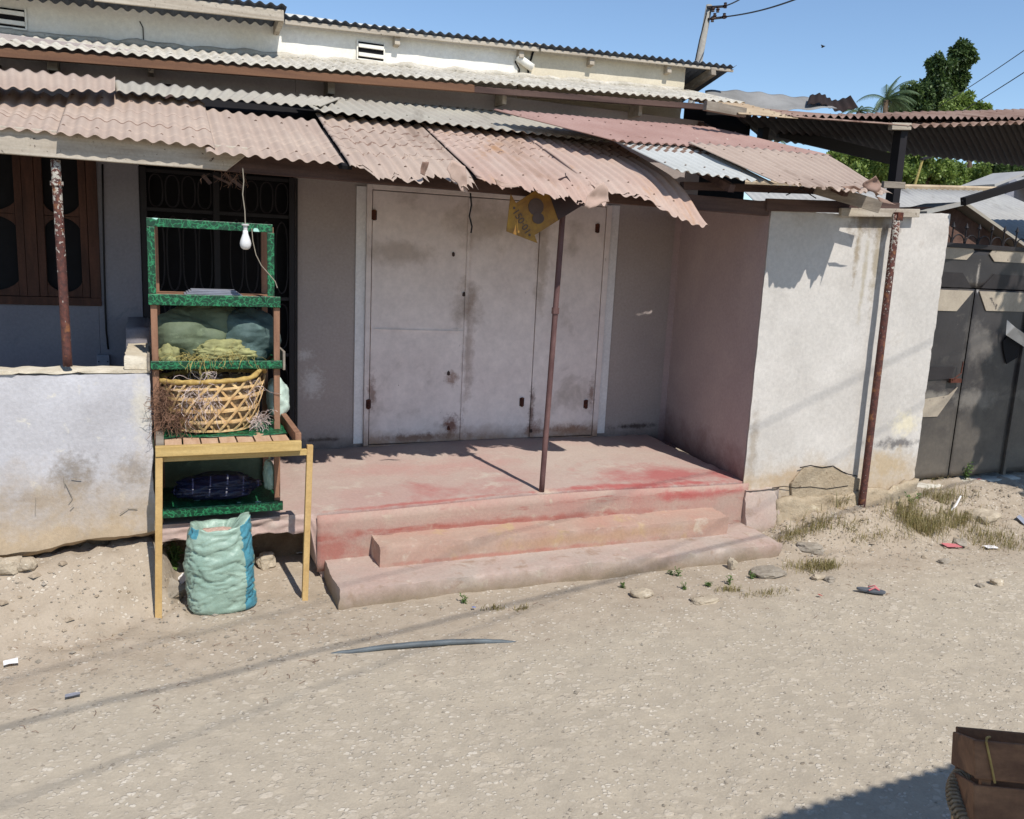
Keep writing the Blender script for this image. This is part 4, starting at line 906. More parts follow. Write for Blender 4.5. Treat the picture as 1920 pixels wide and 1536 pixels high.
# ------------------------------------------------------------------ basket of scraps
BK = thing('cane_basket', 'open-weave cane basket overflowing with twine on the slatted tray', 'basket', (.275, .06, .955))
bc = Vector((.275, .085, 0)); bz0, bz1 = .965, 1.265
def bp(th, t, dr=0):
    rx = (.205+.085*t**.6)+dr; ry = (.15+.07*t**.6)+dr; return Vector((bc.x+rx*math.cos(th)+.005*nz((th, t, 1), 3), bc.y+ry*math.sin(th), bz0+(bz1-bz0)*t+.012*math.cos(th)*t))
def strip(m, pts, wd, th=.003):
    pts = [Vector(p) for p in pts]; vv = []; n = len(pts)
    for i, p in enumerate(pts):
        d = (pts[min(i+1, n-1)]-pts[max(i-1, 0)]).normalized(); o = Vector((p.x-bc.x, p.y-bc.y, 0)).normalized(); sd = d.cross(o).normalized()
        for a, b in ((-1, 0), (1, 0), (1, 1), (-1, 1)): vv.append(p+sd*a*wd/2+o*b*th)
    f = []
    for i in range(n-1):
        for k in range(4): f.append((i*4+k, i*4+(k+1) % 4, i*4+4+(k+1) % 4, i*4+4+k))
    m.add(vv, f)
rd = random.Random(11); m = MB()
for t_ in (.03, .2, .22, .42, .45, .66, .68, .86):
    strip(m, [bp(2*math.pi*k/60, t_+.02*nz((k*.2, t_*9, 0), 1), .002) for k in range(61)], .013)
NS = 17
for sgn in (1, -1):
    for i in range(NS):
        a0 = 2*math.pi*i/NS+rd.uniform(-.06, .06); strip(m, [bp(a0+sgn*(.9*t/9)+.02*rd.uniform(-1, 1), t/9*.98, (.005 if sgn > 0 else -.003)+rd.uniform(0, .002)) for t in range(10)], .0135)
m.build('weave', 'cane', BK)
m = MB(); m.lathe([(.01, 0), (.10, .0), (.15, .004), (.155, .008)], (bc.x, bc.y, .962), 24); m.build('basket_bottom', 'cane', BK)
m = MB(); rim = [bp(2*math.pi*k/64, 1.0) for k in range(64)]
m.tube([p+Vector((0, 0, .045*math.exp(-((2*math.pi*k/64-5.9)/.28)**2)+.03*math.exp(-((2*math.pi*k/64)/.3)**2))) for k, p in enumerate(rim)], [.0145+.003*math.sin(k*1.9) for k in range(64)], 8, closed=True)
m.build('rim', 'cane_rim', BK, smooth=True)
m = squig(MB(), (.22, -.10, 1.19), (.09, .03, .10), 150, .0012, .14, 21); squig(m, (.45, -.04, 1.20), (.06, .03, .05), 60, .0012, .10, 22); squig(m, (.25, .07, 1.20), (.22, .12, .06), 160, .0014, .14, 23); squig(m, (.52, .0, 1.02), (.05, .06, .03), 60, .0013, .10, 27)
tag(m.build('twine_tangle', 'twine', None), 'pale shredded twine hanging in tangles over the cane basket', 'twine', kind='stuff')
m = squig(MB(), (.01, -.05, 1.13), (.028, .05, .13), 170, .0011, .11, 24); squig(m, (.09, -.08, 1.05), (.06, .04, .07), 80, .0014, .12, 25)
tag(m.build('husk_fibre', 'husk', None), 'brown husk fibre bunched against the left side of the basket', 'fibre', kind='stuff')
for k, (dx, dy, dz, s, mt, lb) in enumerate(((-.10, -.02, 1.07, .05, 'sack_white', 'white crumpled scrap low at the left inside the basket'), (.04, -.05, 1.05, .045, 'paper', 'crumpled white paper near the middle bottom of the basket'),
        (.13, -.02, 1.12, .05, 'greybox', 'grey rag at the right inside the basket'), (-.02, .03, 1.15, .06, 'husk', 'brown husk wad in the middle of the basket'), (-.06, -.04, 1.01, .045, 'straw', 'yellow peel at the left bottom of the basket'),
        (.10, .05, 1.04, .06, 'wood_post', 'brown scrap at the right bottom of the basket'), (-.15, .02, 1.16, .045, 'sack_green', 'small green scrap at the upper left inside the basket'))):
    o = blob((bc.x+dx, bc.y+dy, dz), (s*1.2, s, s*.8), 30+k, mt, lb, 'scrap', 'scrap', .4, .3, 3)

m = MB(); vv = [bp(2*math.pi*k/48, j/8*.93, -.014+.006*nz((k*.7, j, 0), 1)) for j in range(9) for k in range(48)]
m.add(vv, [(j*48+k, j*48+(k+1) % 48, (j+1)*48+(k+1) % 48, (j+1)*48+k) for j in range(8) for k in range(48)]); m.build('inner_lining', 'lining', BK, sol=.002)
# ------------------------------------------------------------------ green sack on the ground
SK = thing('woven_sack', 'full green woven sack with a blue side stripe standing open below the stand', 'sack', (.29, -.30, 0))
sc_ = Vector((.285, -.27, 0)); vv = []; ff = []; mi = []; nu, nv = 96, 60
def skp(th, t):
    H = .485; c_, s_n = math.cos(th), math.sin(th)
    ears = (.055*max(0, c_)**4+.02*max(0, -c_)**3+.018*nz((c_*2, s_n*2, 4), 1))*sst(.72, 1, t)
    prof = .160+.024*math.sin(math.pi*min(1, t*1.05))**.6-.012*sst(.8, 1, t)
    rx = prof+.006*sst(.2, 0, t); ry = prof*.74
    sq = lambda v, e: math.copysign(abs(v)**e, v)
    x = rx*sq(c_, .72); y = ry*sq(s_n, .8); z = H*t+ears
    ct = abs(nz((c_*1.1+2, s_n*1.1, t*9+1.6*nz((c_, s_n, t*2), 1.3)), 1)); c3 = abs(nz((c_*2.3+5, s_n*2.3, t*21+2*nz((c_*1.5, s_n*1.5, t*3), 1)), 1))
    wr = -.013*(1-min(1, ct*9))*sst(0, .1, t)-.006*(1-min(1, c3*5))+.010*nz((x, y, z), 9)+.004*nz((x, y, z), 30)
    k = 1+wr/.16; x *= k; y *= k
    if t < .05: k2 = .95+.05*t/.05; x *= k2; y *= k2
    return Vector((sc_.x+x-.012*t+.035*max(0, c_)**3*(1-t)**5+.02*max(0, c_)**4*sst(.8, 1, t), sc_.y+y, max(.003, z)))
for j in range(nv+1):
    for i in range(nu): vv.append(skp(2*math.pi*i/nu, j/nv))
for j in range(nv):
    for i in range(nu):
        ff.append((j*nu+i, j*nu+(i+1) % nu, (j+1)*nu+(i+1) % nu, (j+1)*nu+i)); a = 2*math.pi*(i+.5)/nu
        mi.append(1 if (a > 5.35 and a < 6.12) or (j > nv-7 and 3.3 < a < 4.0) else 0)
# folded mouth
b = len(vv)
for q in range(1, 7):
    for i in range(nu):
        th = 2*math.pi*i/nu; p = skp(th, 1.0); k = 1-.115*q; vv.append(Vector((sc_.x-.025+(p.x-sc_.x+.025)*k, sc_.y+(p.y-sc_.y)*k+.003*q*nz((th*3, q, 0), 1), p.z+.014*math.sin(q*.9)-.016*q+.012*nz((th*4, q*.7, 2), 1))))
for q in range(6):
    for i in range(nu):
        a0 = (nv*nu if q == 0 else b+(q-1)*nu); b0 = b+q*nu; ff.append((a0+i, a0+(i+1) % nu, b0+(i+1) % nu, b0+i)); mi.append(0)
m = MB(); m.v = [tuple(p) for p in vv]; m.f = ff; m.mi = mi; m.build('bag', ['sack_green', 'sack_blue'], SK, smooth=True)
rockmb((sc_.x-.01, sc_.y-.01, .435), (.10, .07, .03), 5).build('contents', 'grain', SK, smooth=True)

# ------------------------------------------------------------------ stones
def stone(px, py, z, size, seed, label, mat='stone', rot=0, group=None):
    p = atZ(px, py, z); zz = gh(p.x, p.y); p = atZ(px, py, zz); p = atZ(px, py, gh(p.x, p.y))
    o = rockmb((0, 0, 0), size, seed, rotz=rot).build('stone', mat, None, smooth=False); o.location = (p.x, p.y, gh(p.x, p.y)+size[2]*.55); tag(o, label, 'stone', group); return o
stone(20, 1135, .1, (.075, .055, .045), 1, 'large rounded stone at the left, the bigger of two side by side')
stone(55, 1130, .1, (.045, .045, .035), 2, 'smaller stone leaning against the big one at the left')
stone(500, 1062, 0, (.055, .05, .055), 3, 'upright pale stone just right of the green sack')
stone(545, 1005, .1, (.075, .06, .05), 4, 'pale lump of rubble under the broken porch edge', 'stone_grey')
stone(528, 1020, .1, (.05, .05, .035), 14, 'brown clod beneath the broken porch edge left of the stand leg', 'stone_grey')
stone(1203, 1118, 0, (.07, .045, .03), 5, 'pale pitted stone in front of the long lower step')
stone(1372, 1066, 0, (.03, .03, .045), 6, 'small upright white stone at the right end of the step')
stone(1440, 1078, 0, (.12, .08, .03), 7, 'broad flat slab of rubble beyond the step end', 'stone_grey')
stone(1322, 1128, 0, (.09, .05, .018), 8, 'low flat stone sunk in the dirt in front of the step')
stone(1518, 1035, 0, (.11, .07, .04), 9, 'rounded grey boulder ringed with grass right of the steps', 'stone_grey', -.4)
stone(1534, 1086, 0, (.05, .03, .022), 10, 'small pale stone touching the dark cobble on the dirt')
stone(1556, 1090, 0, (.035, .028, .022), 11, 'small dark cobble beside the pale stone', 'stone_grey')
stone(1845, 970, .1, (.16, .10, .055), 12, 'big pale rock on the bank before the black gate')
stone(1800, 1006, .1, (.10, .05, .015), 15, 'flat tilted concrete slab on the bank above the pink card', 'stone_grey', .8)
stone(1868, 1095, 0, (.045, .035, .022), 16, 'pale stone alone on the road at far right')
stone(1770, 1055, 0, (.05, .03, .018), 17, 'small stone on the dirt left below the pink card', 'stone_grey')
stone(1838, 1100, 0, (.03, .02, .015), 18, 'little dark stone left of the lone pale stone', 'stone_grey')
# concrete brick lying by the left stand leg
m = rough(-.06, .06, -.10, .10, 0, .10, .02, .006, 14); o = m.build('broken_brick', 'stone_grey', None); p = atZ(305, 1132, 0); o.location = (p.x, p.y+.02, -.01); o.rotation_euler = (R(6), R(18), R(-42)); tag(o, 'broken grey concrete block leaning behind the left stand leg', 'block')
# drain pipe half buried in the road
pa = atZ(606, 1228, 0); pb = atZ(985, 1201, 0); m = MB(); pts = []
for i in range(25):
    t = i/24; p = pa.lerp(pb, t); pts.append((p.x, p.y+.012*math.sin(math.pi*t), gh(p.x, p.y)+.010-.030+.038*math.sin(math.pi*min(1, t*1.02))**.5))
m.tube(pts, [.016*(.35+.65*math.sin(math.pi*i/24)**.5) for i in range(25)], 12); o = m.build('water_pipe', 'pipe', None, smooth=True); tag(o, 'grey water pipe half buried across the dirt road', 'pipe')

# litter
def litter(px, py, z, pts, mat, label, cat, name, rot=0, th=.0015, tilt=0):
    p = atZ(px, py, z); p = atZ(px, py, gh(p.x, p.y)); m = MB(); n = len(pts)
    vv = [(x, y, .008*nz((x*3, y*3, px), 9)+.006) for x, y in pts]; m.add(vv, [tuple(range(n))]); o = m.build(name, mat, None, sol=th); o.location = (p.x, p.y, gh(p.x, p.y)+.012); o.rotation_euler = (tilt, 0, rot); tag(o, label, cat); return o
RC = lambda a, b: [(-a, -b), (-a*.2, -b*.9), (a, -b*1.1), (a*1.05, b*.8), (a*.1, b), (-a*.95, b*1.05)]
litter(16, 1186, 0, RC(.03, .024), 'paper', 'white scrap of paper on the dirt at far left', 'paper', 'paper_scrap', .2)
litter(340, 1092, .03, RC(.035, .045), 'paper', 'crumpled white paper lying between the stand leg and the green sack', 'paper', 'paper_scrap', -.9, tilt=.5)
litter(1783, 1027, .05, RC(.06, .045), 'pinkpaper', 'pink printed card lying at the foot of the bank', 'card', 'card', -.3)
litter(1857, 1029, .05, RC(.05, .03), 'paper', 'white plastic scrap right of the pink card', 'plastic scrap', 'plastic_scrap', -.2)
litter(888, 1144, 0, RC(.010, .010), 'bluecap', 'tiny blue bottle cap on the dirt before the steps', 'bottle cap', 'bottle_cap')
litter(1537, 1120, 0, RC(.012, .010), 'redbit', 'tiny red plastic bit on the dirt left of the flip-flop', 'plastic scrap', 'plastic_scrap')
litter(1834, 902, .2, RC(.02, .014), 'redbit', 'small red scrap under the black gate', 'plastic scrap', 'plastic_scrap')
litter(136, 1310, 0, RC(.03, .015), 'greybox', 'crushed grey-blue packet on the road at lower left', 'packet', 'packet', .1)
litter(560, 1040, .02, RC(.02, .02), 'paper', 'small white paper at the foot of the right stand leg', 'paper', 'paper_scrap', .4)
litter(1915, 985, .1, RC(.06, .05), 'greybox', 'grey plastic sheet on the bank at the right edge', 'plastic sheet', 'plastic_sheet', .5, tilt=.7)
p = atZ(1792, 950, .15); m = MB(); m.tube([(-.10, -.04, 0), (0, 0, .03), (.09, .04, .09)], .008, 6); o = m.build('white_stick', 'paper', None); o.location = (p.x, p.y, gh(p.x, p.y)+.02); tag(o, 'white stick leaning on the big rock before the gate', 'stick')
# flip-flop
p = atZ(1632, 1113, 0); FF = thing('flip_flop', 'worn grey flip-flop with a pink strap lying on the dirt road', 'sandal', (p.x, p.y, gh(p.x, p.y)+.01))
sol = []
for k in range(24):
    t = 2*math.pi*k/24; sol.append((.088*math.cos(t), (.030+.007*math.cos(t))*math.sin(t)-.006*math.cos(2*t)))
ca, sa = math.cos(-.72), math.sin(-.72)
vv = [(p.x+x*ca-y*sa, p.y+x*sa+y*ca, gh(p.x, p.y)+.010+h+.01*(x/.12)**2) for h in (0, .016) for x, y in sol]
m = MB().add(vv, [tuple(range(24))[::-1], tuple(range(24, 48))]+[(k, (k+1) % 24, (k+1) % 24+24, k+24) for k in range(24)]); m.build('sole', 'rubber', FF, bevel=.003)
m = MB()
for s2 in (-1, 1):
    q = [(.05, 0), (.02, .018*s2), (-.015, .030*s2)]; m.tube([(p.x+x*ca-y*sa, p.y+x*sa+y*ca, gh(p.x, p.y)+.028+zz) for (x, y), zz in zip(q, (0, .022, .002))], .005, 6)
m.build('strap', 'pinkpaper', FF)

# ------------------------------------------------------------------ plants
def leafy(name, label, cat, x, y, z, h, wd, n, mat, ls=.018, seed=1, group=None):
    T = thing(name, label, cat, (x, y, z), group); rd = random.Random(seed); st = MB(); lf = MB()
    for k in range(max(3, n//18)):
        a = rd.uniform(0, 6.28); d = Vector((math.cos(a)*wd*rd.uniform(.2, 1), math.sin(a)*wd*rd.uniform(.2, 1), h*rd.uniform(.55, 1))); base = Vector((x, y, z-.005))
        pts = [base+Vector((d.x*t*t, d.y*t*t, d.z*t)) for t in (0, .35, .7, 1)]; st.tube(pts, [.003, .0025, .002, .001], 4)
        for j in range(18):
            t = rd.uniform(.15, 1); c = base+Vector((d.x*t*t, d.y*t*t, d.z*t)); o = Vector((rd.uniform(-1, 1), rd.uniform(-1, 1), rd.uniform(-.3, .6))).normalized(); s = ls*rd.uniform(.6, 1.3)
            sd = o.cross(Vector((rd.uniform(-.4, .4), rd.uniform(-.4, .4), 1))).normalized(); c2 = c+o*s*.5
            lf.add([c2, c2+o*s*.9+sd*s*.5, c2+o*s*1.9-Vector((0, 0, s*.3)), c2+o*s*.9-sd*s*.5], [(0, 1, 2, 3)])
    st.build('stem', mat, T); lf.build('foliage', mat, T); return T
p = atZ(326, 1078, .04); leafy('leafy_weed', 'bushy round-leaved green weed behind the left stand leg', 'plant', p.x+.0, p.y, gh(p.x, p.y)-.01, .20, .07, 300, 'leaf_weed', .014, 1)
p = atZ(556, 1035, .05); leafy('leafy_weed', 'thin spiky weed growing at the broken porch corner', 'plant', p.x, p.y, gh(p.x, p.y), .14, .05, 110, 'leaf_weed', .012, 2)
GW = 'little green weeds at the foot of the steps'
for k, (px_, py_, h, lb) in enumerate(((870, 1132, .06, 'leftmost little green weed at the foot of the lower step'), (1168, 1100, .05, 'little green weed right of the step middle, below the riser'), (1272, 1082, .08, 'tall little weed, the highest of those along the step'),
        (1282, 1105, .05, 'low green weed just below the tall one by the step'), (1258, 1078, .035, 'tiny sprig left of the tall weed by the step'), (1410, 1085, .05, 'green weed on the flat rubble slab by the step end'), (1368, 1098, .07, 'grassy weed round the small upright white stone'),
        (1328, 1100, .05, 'thin weed holding a white scrap, right of the step weeds'))):
    p = atZ(px_, py_, 0); leafy('small_weed', lb, 'weed', p.x, p.y, gh(p.x, p.y), h, h*.45, 54, 'leaf_weed', .009, 10+k, GW)
for k, (px_, py_, h, lb) in enumerate(((1705, 958, .14, 'green weed at the foot of the white wall end'), (1808, 912, .20, 'tall thin-leaved weed growing under the black gate'))):
    p = atZ(px_, py_, .13); leafy('leafy_weed', lb, 'plant', p.x, p.y, gh(p.x, p.y), h, h*.45, 90, 'leaf_weed', .014, 30+k)
gm = MB(); rd = random.Random(9)
def grass(cx, cy, rx, ry, n, h):
    for _ in range(n):
        x = cx+rd.gauss(0, .5)*rx; y = cy+rd.gauss(0, .5)*ry; z = gh(x, y); a = rd.uniform(0, 6.28); l = h*rd.uniform(.4, 1.1); b = rd.uniform(.1, .8); w2 = rd.uniform(.0012, .0025)
        d = Vector((math.cos(a), math.sin(a), 0)); s = Vector((-d.y, d.x, 0))*w2; p0 = Vector((x, y, z-.004)); p1 = p0+d*l*b*.35+Vector((0, 0, l*.6)); p2 = p0+d*l*b+Vector((0, 0, l*(.95-.4*b)))
        gm.add([p0-s, p0+s, p1+s*.8, p1-s*.8, p2], [(0, 1, 2, 3), (3, 2, 4)])
for px_, py_, rx, ry, n_, h in ((1560, 975, .16, .07, 420, .17), (1525, 1050, .22, .09, 380, .08), (1480, 1010, .15, .10, 260, .07), (1730, 995, .22, .13, 700, .15), (1790, 985, .22, .12, 500, .12), (1850, 1000, .30, .12, 360, .09),
        (1740, 930, .25, .06, 160, .08), (1370, 1095, .10, .04, 140, .05), (930, 1128, .06, .02, 60, .05), (980, 1126, .05, .02, 50, .05), (1600, 1000, .25, .08, 160, .07), (575, 1010, .05, .03, 70, .09), (30, 1075, .2, .06, 90, .04), (1440, 1100, .2, .05, 120, .05), (1760, 960, .35, .12, 420, .12), (1700, 985, .2, .1, 300, .16), (1640, 1010, .3, .08, 160, .06), (1530, 1000, .2, .08, 220, .12), (1890, 1010, .3, .15, 300, .07), (1555, 1050, .08, .04, 260, .07)):
    p = atZ(px_, py_, .05); grass(p.x, p.y, rx, ry, n_, h)
tag(gm.build('dry_grass', 'grass_dry', None), 'dry tufted grass along the foot of the walls and the bank', 'grass', kind='stuff')
# twigs and dry straw scattered
tw = MB()
for _ in range(240):
    x = rd.choice((rd.uniform(-1.2, .8), rd.uniform(4.1, 7.8), rd.uniform(-1, 6))); y = rd.uniform(-1.4, -.1) if not .85 < x < 4.1 else rd.uniform(-1.6, -.55); a = rd.uniform(0, 3.14); l = rd.uniform(.01, .05); z = gh(x, y)+.004
    tw.tube([(x, y, z), (x+l*.5*math.cos(a), y+l*.5*math.sin(a), z+.004), (x+l*math.cos(a+.3), y+l*math.sin(a+.3), z)], .0012, 3)
tag(tw.build('twigs', 'husk', None), 'scattered dry twigs and straw bits on the dirt', 'twigs', kind='stuff')

# ------------------------------------------------------------------ gate
GYt = .30
G = thing('metal_gate', 'black steel gate with cream chevron bands and a row of arrow spikes', 'gate', (7.0, GYt, .2))
def gY(x, y): p = atY(x, y, GYt); return (p.x, p.z)
Z_T = gY(1850, 462)[1]; zb3 = .235
seamx = 6.575; s2x = 7.27
wk = gY(1822, 541)[1]
def sheetp(x0, x1, z0, z1, name='gate_leaf'):
    m = MB(); n = max(2, int((x1-x0)/.05)); k = max(2, int((z1-z0)/.05)); vv = []
    for j in range(k+1):
        for i in range(n+1):
            x = x0+(x1-x0)*i/n; z = z0+(z1-z0)*j/k; e = min(i, n-i, j, k-j) > 0
            vv.append((x, GYt+e*(.004*nz((x, 0, z), 3)+.005*nz((x, 3, z), 1.5)), z+(.012*nz((x, 0, 0), 9) if j == 0 else 0)))
    m.add(vv, [(j*(n+1)+i, j*(n+1)+i+1, (j+1)*(n+1)+i+1, (j+1)*(n+1)+i) for j in range(k) for i in range(n)]); return m.build(name, 'gate_black', G, smooth=True, sol=.004)
la = sheetp(5.83, seamx-.008, zb3, wk-.006); sheetp(5.83, s2x-.008, wk+.006, Z_T-.03); lb_ = sheetp(seamx+.008, s2x-.008, zb3, wk-.006); lc = sheetp(s2x+.008, s2x+1.3, zb3, Z_T-.03)
fr = MB()
fr.box(5.83, s2x+1.3, GYt-.02, GYt+.02, Z_T-.029, Z_T+.01)
fr.build('gate_frame', 'gate_dark', G, bevel=.003)
fr = MB(); fr.box(s2x-.006, s2x+.03, GYt-.025, GYt+.02, zb3-.02, Z_T-.03); fr.build('gate_frame', 'gate_black', G, bevel=.003)
m = MB()
def rib(a, b, w2=.012): m.beam(Vector((a[0], GYt-.020, a[1])), Vector((b[0], GYt-.020, b[1])), .008, w2)
bt = lambda x, z: (x, z)
def poly(name, mat, pts, d):
    MB().prism(pts, GYt-d*.5-.002, GYt-.004).build(name, mat, G)
# pattern worked out on the gate plane: centre line at the seam
zs = [gY(1822, y)[1] for y in (478, 488, 541, 582, 604, 700, 752, 778, 895)]
L0 = 5.835; Rr = s2x-.01
poly('cream_band', 'cream_paint', [(L0, zs[1]), (seamx-.17, zs[1]), (seamx-.09, zs[1]+.075), (seamx-.12, zs[1]+.11), (L0, zs[1]+.11)], .020)
poly('cream_band', 'cream_paint', [(seamx+.17, zs[1]), (Rr, zs[1]), (Rr, zs[1]+.10), (seamx+.13, zs[1]+.10), (seamx+.10, zs[1]+.06)], .020)
poly('cream_band', 'cream_paint', [(L0, zs[3]-.01), (seamx-.20, zs[3]-.01), (seamx-.03, zs[2]-.02), (L0, zs[2]-.02)], .020)
poly('cream_band', 'cream_paint', [(seamx+.16, zs[3]), (Rr, zs[3]), (Rr, zs[2]-.02), (seamx+.04, zs[2]-.02)], .020)
poly('cream_band', 'cream_paint', [(L0, zs[7]), (seamx-.25, zs[7]), (seamx-.13, zs[6]+.02), (seamx-.05, zs[6]+.13), (seamx-.15, zs[6]+.06), (L0, zs[6]+.0)], .020)
poly('dark_band', 'gate_dark', [(L0, zs[2]+.005), (seamx-.06, zs[2]+.005), (seamx-.19, zs[2]+.13), (L0, zs[2]+.13)], .018)
poly('dark_band', 'gate_dark', [(seamx+.06, zs[2]+.005), (Rr, zs[2]+.005), (Rr, zs[2]+.13), (seamx+.19, zs[2]+.13)], .018)
poly('dark_band', 'gate_dark', [(L0, zs[5]-.05), (seamx-.15, zs[5]-.05), (seamx-.12, zs[5]+.06), (L0, zs[5]+.06)], .018)
hd = MB(); q = [atY(x, y, GYt-.05) for x, y in ((1806, 678), (1802, 700), (1792, 708), (1786, 712))]; hd.tube(q, .006, 6); hd.box(q[-1].x-.01, q[-1].x+.12, GYt-.045, GYt-.02, q[-1].z-.03, q[-1].z+.005); hd.build('bolt', 'rusty', G)
# torn flap in the sheet
tf = [atY(x, y, GYt-.06) for x, y in ((1888, 600), (1893, 612), (1920, 632), (1935, 660), (1912, 640), (1886, 628))]
m2 = MB(); m2.add([tf[0], tf[1]+Vector((0, -.05, 0)), tf[2]+Vector((0, -.06, 0)), tf[3], tf[4]+Vector((0, .02, 0)), tf[5]], [(0, 1, 2, 3, 4, 5)]); m2.build('torn_flap', 'bright_metal', G, sol=.002)
poly('hole', 'dark', [gY(*q) for q in ((1878, 640), (1888, 628), (1912, 642), (1905, 670), (1885, 682), (1880, 660))], .026)
k = 0
x = 5.90
while x < s2x+1.25:
    m = MB(); zt_ = Z_T+.14; m.tube([(x, GYt, Z_T+.01), (x, GYt, zt_)], .007, 6); m.lathe([(.0005, .045), (.012, .012), (.017, 0), (.006, -.004), (.0005, -.004)], (x, GYt, zt_), 8)
    m.build('spike', 'iron', G)
    m = MB(); m.tube([(x+.077+.070*math.cos(t), GYt, Z_T+.012+.07*math.sin(t)) for t in [math.pi*j/10 for j in range(11)]], .006, 6); m.build('scroll_bar', 'iron', G)
    x += .155
# threshold slab of the gate
rough(5.86, 8.6, GYt-.10, GYt+.3, .05, .195, .06, .006, 5).build('threshold', 'mortar', G, smooth=True)
MB().box(5.84, 8.6, GYt+.32, GYt+.35, .0, 2.2).build('back_sheet', 'dark', G)

# ------------------------------------------------------------------ shed canopy beyond the gate
SH = thing('shed_canopy', 'rust-brown sheet-roofed shed canopy on a dark post beyond the white wall', 'shed', (6.2, 1.2, 2.5))
def yz(x, y, Y): return atY(x, y, Y)
f0, f1, f2 = yz(1385, 214, .9), yz(1702, 238, .9), yz(1960, 229, .9)
f3 = f2+(f2-f1)*1.0
def back(p, dy, dz): return Vector((p.x, p.y+dy, p.z+dz))
# corrugations of the left sheets run across (their side edge is to the road)
corr('roof_sheet', 'sheet_cream', [back(f0, .0, 0), back(f0, .9, .27), back(f0.lerp(f1, .33), .9, .26), f0.lerp(f1, .33)], SH, seed=31)
corr('roof_sheet', 'sheet_rust', [f0.lerp(f1, .30)+Vector((0, 0, .01)), back(f0.lerp(f1, .30), .9, .21), back(f1, .9, .21), f1+Vector((0, 0, .01))], SH, seed=32, steps=(.12, .25, .4))
corr('roof_sheet', 'sheet_rust', [back(f1, .9, .21), back(f3, .9, .21), f3, f1], SH, seed=33, per=.12, A=.016)
# underside: purlined roof falling away behind, its shade put into the near-black colour
g0, g1 = yz(1430, 262, 5.0), yz(1960, 316, 5.0)
corr('roof_sheet', 'sheet_darkrust_shade', [back(f0, .05, -.01), back(f3, .05, -.01), g1+(g1-g0)*.6, g0], SH, seed=34, per=.12, A=.014, vres=.3)
corr('roof_sheet', 'sheet_zinc', [yz(1322, 170, 2.1), yz(1530, 181, 2.1), yz(1570, 204, 1.75), yz(1322, 204, 1.75)], SH, seed=35, per=.30, A=.008, lift=lambda u, v: .015*math.sin(5*u+2*v))
corr('roof_sheet', 'sheet_darkrust_shade', [yz(1518, 180, 1.95), yz(1592, 184, 1.95), yz(1606, 206, 1.8), yz(1512, 198, 1.8)], SH, seed=36, per=.09, lift=lambda u, v: .03*math.sin(7*u))
MB().beam(yz(1322, 198, .95), yz(1396, 212, .95), .05, .07).build('roof_beam', 'wood_old', SH)
MB().beam(yz(1690, 238, 1.0), yz(1668, 420, 1.0), .08, .09, up=(0, 1, 0)).build('post', 'wood_dark_black' if 'wood_dark_black' in M else 'iron', SH)
MB().beam(yz(1669, 237, .93), yz(1705, 238, .93), .05, .06).build('bracket', 'wood_grey', SH, bevel=.003)
MB().beam(yz(1432, 240, 2.2), yz(1424, 300, 2.2), .07, .09, up=(0, 1, 0)).build('post', 'iron', SH)
MB().beam(yz(1460, 248, 3.0), yz(1680, 330, 3.0)+Vector((0, 0, .18)), .05, .12).build('purlin', 'iron', SH)
m = MB(); p, q_ = yz(1316, 205, 2.0), yz(1428, 330, 2.0); m.box(p.x, q_.x, 2.25, 2.3, 2.2, p.z+.08); m.build('back_wall', 'dark', SH)  # near-black panel paints in the darkness under the canopy
# charred beam in the air at the right edge
m = MB(); a, b = atY(1806, 378, -.1), atY(1960, 332, -.1); m.beam(a, b, .05, .06); m.tube([a+Vector((-.02, 0, .0)), a+Vector((.03, 0, .01))], [.008, .018], 5)
o = m.build('charred_beam', 'dark', None); tag(o, 'black charred timber end jutting in above the gate spikes from the right', 'beam')

# ------------------------------------------------------------------ neighbouring roofs
NR = thing('neighbour_house', 'low house behind the gate with a wide pale grey corrugated roof', 'house', tuple(atZ(1750, 400, 3.0)*1) if False else (12, 6, 0))
ra, rb = atY(1380, 345, 7.0), atY(1868, 357, 7.0)
ln = 3.6
corr('roof', 'sheet_far', [ra, rb, Vector((rb.x+.6, rb.y-ln, rb.z-ln*.42)), Vector((ra.x-.9, ra.y-ln, ra.z-ln*.42))], NR, vres=.4, per=.15, A=.012, n8=6, seed=41)
MB().box(8.2, 17.2, 5.0, 6.8, 0, 2.5).build('wall', 'brick', NR)
MB().tube([ra+Vector((0, 0, .02)), rb+Vector((0, 0, .02))], .05, 6).build('ridge_cap', 'sheet_cream', NR)
NG = thing('gabled_house', 'house with a grey gable roof partly hidden behind the far right roof', 'house', (20, 11, 0))
pk = atY(1858, 328, 9.5); pr = atY(1990, 336, 9.5)
corr('roof', 'sheet_far', [pk, pr, pr+Vector((1.2, -3.6, -1.5)), pk+Vector((1.3, -3.6, -1.5))], NG, vres=.4, per=.15, A=.012, seed=42)
pl = atY(1795, 352, 9.5)
MB().prism([(pk.x, pk.z-.02), (pk.x+2.8, pk.z-1.4), (pl.x, pl.z-1.0), (pl.x, pl.z)], 9.0, 9.2).build('gable_wall', 'greybox', NG)
MB().beam(pl+Vector((0, -.5, 0)), pk+Vector((0, -.5, .0)), .9, .06).build('verge', 'sheet_far', NG)
NS_ = thing('lean_to', 'small lean-to shed with a grey sheet roof directly behind the gate spikes', 'shed', (7, 1.6, 0))
la_, lb2 = atY(1745, 392, 1.6), atY(1772, 383, 1.6)
l1, l2 = atY(1772, 383, 1.6), atY(1895, 468, 1.6)
m = MB(); m.beam(l1, l2, .5, .03); m.build('roof', 'sheet_grey', NS_)
MB().prism([(l1.x-.5, l1.z-.06), (l1.x, l1.z-.03), (l2.x, l2.z-.03), (l2.x, 1.5), (l1.x-.5, 1.5)], 1.5, 1.9).build('wall', 'brick', NS_)
